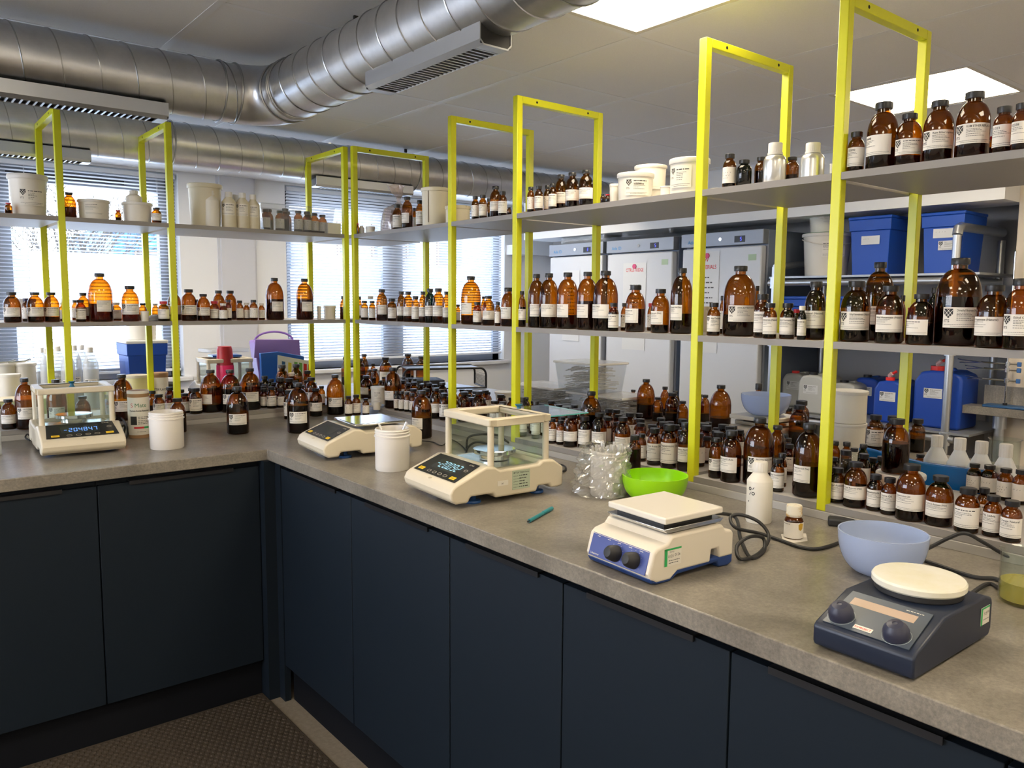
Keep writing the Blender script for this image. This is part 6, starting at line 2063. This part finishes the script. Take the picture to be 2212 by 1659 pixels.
# ================================================================ along the right wall
XFR = 3.4
fridge_w = mat('fridge_white', (.60, .62, .66), .35); fridge_g = mat('fridge_grey', (.28, .30, .34), .4, .3); fr_side = mat('fridge_side_blue_grey', (.22, .27, .36), .45)
FYS = ((2.238, 1.600, 1.966, 'Ade ID', 'left'), (1.563, .893, 1.964, 'Ade ID', 'middle'), (.824, .155, 1.970, 'Ade ID', 'right'))
for k, (ya, yb_, zt, br, nm) in enumerate(FYS):
    t = thing('upright_fridge', 'tall white upright fridge with grey control head, %s of three' % nm, 'fridge', (XFR, (ya + yb_) / 2, FZ)); zt -= FZ; hw = (ya - yb_) / 2
    MB().box((.06, -hw, .06), (.72, hw, zt)).build('cabinet_body', fr_side, t, bevel=.004)
    MB().box((.0, -hw + .012, .16), (.055, hw - .012, zt - .105)).build('door', fridge_w, t, bevel=.008)
    MB().box((.058, -hw, .06), (.062, hw, zt - .1)).build('door_gasket', fridge_g, t)
    hd = MB().box((-.004, -hw, zt - .095), (.06, hw, zt)).build('control_head', fridge_g, t, bevel=.004)
    dm = MB().box((-.007, -hw + .14, zt - .078), (-.003, -hw + .22, zt - .035)).build('display', black, hd)
    dg = MB(); digits(dg, '5' if k else '8', (-.0078, -hw + .175, zt - .068), (0, -1, 0), (0, 0, 1), .024, led_blue); dg.build('display_digit', None, hd, smooth=False)
    mk = MB(); Sheet(.2, .05, fridge_w).text(br, 0, 0, .034, mat('badge_blue', (.05, .22, .45), .5), .02).flat(mk, (-.0045, hw - .06, zt - .072), (0, -1, 0), (0, 0, 1), base=False)
    mk.build('badge', None, hd, smooth=False)
    q = MB(); q.prism([(.012 * math.cos(i * PI / 8), zt - .05 + .012 * math.sin(i * PI / 8)) for i in range(16)], 'x', -.008, -.003); q.build('lock', chrome, hd)
    if k: MB().box((-.0015, -hw + .05, zt - .20), (.001, -hw + .11, zt - .16)).build('energy_sticker', mat('pale_sticker', (.40, .52, .36), .6), t)
    for y in (-hw + .05, hw - .05):
        for x in (.12, .66): MB().cyl((x, y, 0), .02, .065, 12).build('foot', black, t)
def notice(px, top, w, h, label, title, magnet=None, x=XFR - .003):
    a = at(px, top, x=x); s_ = (a - CAM).dot(fwd) / FPX
    W_, H_ = w * s_ / .80, h * s_
    t = MB(); s = Sheet(W_, H_, white_cool); q = random.Random(int(px))
    for i, ln in enumerate(title): s.text(ln, W_ * .12, H_ * (.90 - .07 * i), H_ * .055, ink_red, .02, maxw=W_ * .76)
    for i in range(8): s.line(W_ * .3, W_ * q.uniform(.55, .8), H_ * (.74 - .05 * i), H_ * .012, q)
    s.flat(t, (x, a.y, a.z - H_), (0, -1, 0), (0, 0, 1))
    o = t.build('notice_sheet', None, None, smooth=False); tag(o, label, 'notice')
    if magnet:
        m_ = MB().prism([(a.y - W_ * .5 + .018 * math.cos(i * PI / 12), a.z - H_ * .04 + .018 * math.sin(i * PI / 12)) for i in range(24)], 'x', x - .008, x - .001).build('round_magnet', mat('magnet_pink', (.60, .05, .16), .4)); tag(m_, magnet, 'magnet')
notice(1347, 569, 52, 185, 'red-headed citrus fridge notice in a sleeve on the middle fridge', ['CITRUS FRIDGE'], 'round pink magnet holding the notice on the middle fridge')
notice(1503, 545, 50, 215, 'notice sheet headed raw materials on the right fridge', ['RAW', 'MATERIALS'], 'round pink magnet holding the notice on the right fridge')
notice(1216, 585, 42, 150, 'white notice sheet on the left fridge behind the large bottles', ['ITS'], None)
# boxes and bags on the fridges
for (y0, y1, h, lab, m_) in ((1.66, 2.2, .17, 'clear bagged bundle on top of the left fridge', thin('bag_on_fridge', (.85, .85, .85), .2, .1, ((.6, .6, .58), .35))), (.98, 1.5, .16, 'clear crate on top of the middle fridge', clear_plastic)):
    o = MB().box((XFR + .08, y0, 0), (XFR + .5, y1, h)).build('stored_bundle', m_, None, (0, 0, 1.966), bevel=.03, seg=3); tag(o, lab, 'bundle')
# pipe racking
def elbow_fit(mb, p, r=.030): mb.lathe([(0, -r), (r * .8, -r * .7), (r, 0), (r * .8, r * .7), (0, r)], 16, None, p)
t = thing('pipe_rack', 'galvanised pipe racking with steel shelves beside the right fridge', 'shelving rack', (0, 0, 0))
YR0, YR1 = .06, -1.03
PR = .021
for y in (YR0, YR1):
    for x in (XFR, XFR + .6):
        q = MB(); q.cyl((x, y, FZ), PR, (1.86 if y == YR1 else 1.72) - FZ, 20); q.build('upright', pipe_m, t)
q = MB(); q.tube([(XFR, YR1, 1.86), (XFR + .012, YR1, 1.895), (XFR + .04, YR1, 1.905), (XFR + .60, YR1, 1.905)], PR * 1.25, 14); q.build('top_rail', pipe_m, t)
q = MB(); q.tube([(XFR, YR0, 1.72), (XFR + .6, YR0, 1.78)], PR, 14); q.build('top_rail', pipe_m, t)
for z, nm in ((1.66, 0), (1.29, 1), (.80, 2)):
    q = MB(); q.tube([(XFR, YR0 + .04, z - .04), (XFR, YR1 - .05, z - .04)], PR, 14); q.tube([(XFR, YR1, z - .04), (XFR + .6, YR1, z - .04)], PR, 14)
    for y in (YR0, YR1): q.cyl((XFR, y, z - .075), PR * 1.45, .07, 16)
    q.build('rail', pipe_m, t)
    MB().box((XFR - .02, YR1 - .13, z - .012), (XFR + .62, YR0 + .03, z)).build('shelf_plate', mat('zinc_shelf', (.38, .40, .42), .4, .6), t)
# lidded tubs and pails on the top rack shelf
def rack_tub(pxa, pxb, top, z0, label, body=blue_tub, lidm=blue_tub, depth=.19, tags=()):
    x = XFR + .05
    a, b = at(pxa, 520, x=x), at(pxb, 520, x=x); zt = at((pxa + pxb) / 2, top, x=x).z
    hy = abs(a.y - b.y) / 2 / 1.08
    t = square_tub(x + depth, (a.y + b.y) / 2, z0, depth, hy, zt - z0, label, body, lidm, .88)
    for (v, h_, its_) in tags:
        s = (its_sheet if its_ else hand_sheet)(.11, .05, None, rg, white_cool)
        q = MB(); s.flat(q, (-depth * .985, .0 + .05 - (.03 if its_ else 0), (zt - z0) * v), (0, -1, 0), (.0, 0, 1)); q.build('label', None, t, smooth=False)
    return t
rack_tub(1832, 1926, 467, 1.66, 'left blue lidded tub on the top rack shelf', depth=.15, tags=((.52, 0, 0),))
rack_tub(1988, 2084, 458, 1.66, 'right blue lidded tub with two labels on the top rack shelf', depth=.14, tags=((.58, 0, 0), (.38, 0, 1)))
grn_lid = mat('pail_lid_green', (.03, .30, .08), .4)
c = at(1784, 505, x=XFR + .2); r = 50 / FPX * (c - CAM).dot(fwd)
def pail(loc, r, h, label):
    t = tub(loc, r, h, label, .86, body=white, lid=lid_white, name='lidded_pail', cat='pail', lidh=.022, sheet=plain_sheet(r * 1.0, h * .35, None, rg, paper), sh_z=.45, rot=.3)
    MB().lathe([(r * .96, h), (r * 1.0, h + .002), (r * .9, h + .004), (0, h + .004)], 32).build('green_lid_rim', grn_lid, t)
    MB().tube([(r * 1.05 * math.cos(q * PI / 14 + PI), -abs(r * 1.02 * math.sin(q * PI / 14)), h * .86 - .04 * math.sin(q * PI / 14)) for q in range(15)], .003, 6).build('handle', white, t)
pail((XFR + .22, c.y, 1.66), r, c.z - 1.66, 'large white pail with green-edged lid on the top rack shelf')
c2 = at(1782, 458, x=XFR + .2); pail((XFR + .22, c2.y, c.z + .004), r * .72, c2.z - c.z, 'small white pail with green-edged lid standing on the large pail')
for k, (a, b) in enumerate(((1690, 1832), (1845, 1962))):
    rack_tub(a, b, 640, 1.29, 'blue lidded tub on the middle rack shelf, %s' % ('left', 'right')[k])
o = MB().box((0, 0, 0), (.3, .30, .13)).build('carton', mat('carton_brown', (.22, .17, .12), .7), None, (XFR + .05, -.98, 1.29)); tag(o, 'dark carton at the right of the middle rack shelf', 'box')
# jerrycans on the low rack shelf
def jerrycan(pxa, pxb, top, label, body, capm, tap=False, dx=.0, name='jerrycan'):
    x = XFR + .04 + dx
    a, b = at(pxa, 850, x=x), at(pxb, 850, x=x); zt = at((pxa + pxb) / 2, top, x=x).z; h = (zt - .80) ; hy = abs(a.y - b.y) / 2
    t = thing(name, label, 'canister', (x + .12, (a.y + b.y) / 2, .80))
    hb = h * (.86 if not tap else .80)
    mb = MB(); mb.prism([(-hy, .015), (-hy * .93, 0), (hy * .93, 0), (hy, .015), (hy, hb * .80), (hy * .72, hb * .97), (hy * .3, hb), (-hy * .5, hb), (-hy * .93, hb * .93), (-hy, hb * .86)], 'x', -.115, .115)
    mb.build('can_body', body, t, bevel=.014, seg=3)
    q = MB(); q.prism([(-hy * .45, hb * .985), (hy * .6, hb * .9), (hy * .6, hb * .98), (-hy * .3, hb * 1.05)], 'x', -.02, .02); q.build('handle', body, t, bevel=.006)
    MB().cyl((-.06, hy * .18, hb * .95), hy * .30, h * .10, 24).build('cap', capm, t)
    if tap:
        q = MB(); q.tube([(-.06, hy * .18, hb * 1.05), (-.07, hy * .18, hb * 1.12), (-.075, hy * .0, hb * 1.17)], .012, 8); q.build('tap_spout', mat('tap_translucent', (.65, .45, .45), .4), t)
        q = MB(); q.tube([(-.07, hy * .18, hb * 1.12), (-.06, -hy * .25, hb * 1.22)], .008, 8); q.build('tap_lever', bright_red, t)
    q = MB(); its_sheet(min(hy * 1.1, .10), .055, None, rg, white_cool).flat(q, (-.1165, hy * .55, hb * .52), (0, -1, 0), (0, 0, 1)); q.build('label', None, t, smooth=False)
    return t
wc = mat('natural_canister', (.50, .51, .50), .4)
jerrycan(1687, 1735, 795, 'grey-white jerrycan with red tap at the left of the low rack shelf', wc, bright_red, dx=.22)
jerrycan(1722, 1778, 797, 'white jerrycan with black cap on the low rack shelf', wc, black)
jerrycan(1790, 1845, 816, 'white jerrycan with black cap behind the white tub stack', wc, black, dx=.1)
jerrycan(1840, 1895, 803, 'blue jerrycan behind the small blue one with the red tap', blue_can, black, dx=.25)
jerrycan(1886, 1948, 800, 'small blue jerrycan with red cap and tap on the low rack shelf', blue_can, bright_red, True)
jerrycan(1972, 2076, 770, 'large blue jerrycan with red tap at the right of the low rack shelf', blue_can, bright_red, True, dx=.03)

# side bench with retort stand
bc = at(2066, 873, z=CZ)
bx0 = 3.50
by0 = at(2066, 873, x=bx0).y; zb_ = at(2066, 873, x=bx0).z
o = MB().box((bx0, by0 - 3.5, zb_ - .045), (3.618 + .0, by0, zb_)).build('side_worktop', worktop_m, bevel=.002)
tag(o, 'narrow concrete-look side worktop on the right wall under the retort stand', 'worktop')
bs = MB().box((3.60, by0 - 3.5, zb_), (3.618, by0 - .10, zb_ + .11)).build('upstand', worktop_m, o)
for k, yy in enumerate((by0 - .20, by0 - 1.6)):
    q = MB(); q.cyl((3.56, yy, FZ), .024, zb_ - .045 - FZ, 18); q.cyl((3.56, yy, zb_ - .115), .034, .07, 18)
    tag(q.build('support_pipe', pipe_m), 'steel pipe leg under the side worktop' + ('' if not k else ', out of the picture'), 'support')

rs = at(2170, 868, x=3.545)
t = thing('retort_stand', 'retort stand with three chrome clamps and blue knobs on the side worktop', 'retort stand', (3.552, rs.y, zb_))
MB().box((-.050, -.115, 0), (.046, .095, .014)).build('base', mat('base_blue', (.02, .08, .20), .4), t, bevel=.004)
zt = at(2192, 548, x=3.545).z - zb_
MB().cyl((0, 0, .012), .005, zt, 12).build('rod', chrome, t)
MB().cyl((0, 0, .012), .011, .014, 12).build('rod_nut', black, t)
for k, (py, l) in enumerate(((786, .20), (799, .16), (822, .17))):
    z = at(2172, py, x=3.545).z - zb_
    c = MB(); c.tube([(0, -.045, z), (-.0, .03, z), (0, .05 + l * .4, z + .002)], .005, 8); c.tube([(0, .05 + l * .4, z), (0, .05 + l, z + .012)], .003, 6); c.tube([(0, .05 + l * .4, z), (0, .05 + l * .95, z - .006)], .003, 6); c.cyl((0, 0, z - .012), .012, .024, 12)
    b_ = c.build('clamp', chrome, t)
    q = MB(); q.box((-.006, -.065, z - .012), (.006, -.045, z + .012)); q.build('clamp_knob', mat('knob_blue', (.02, .10, .30), .4), b_, bevel=.003)
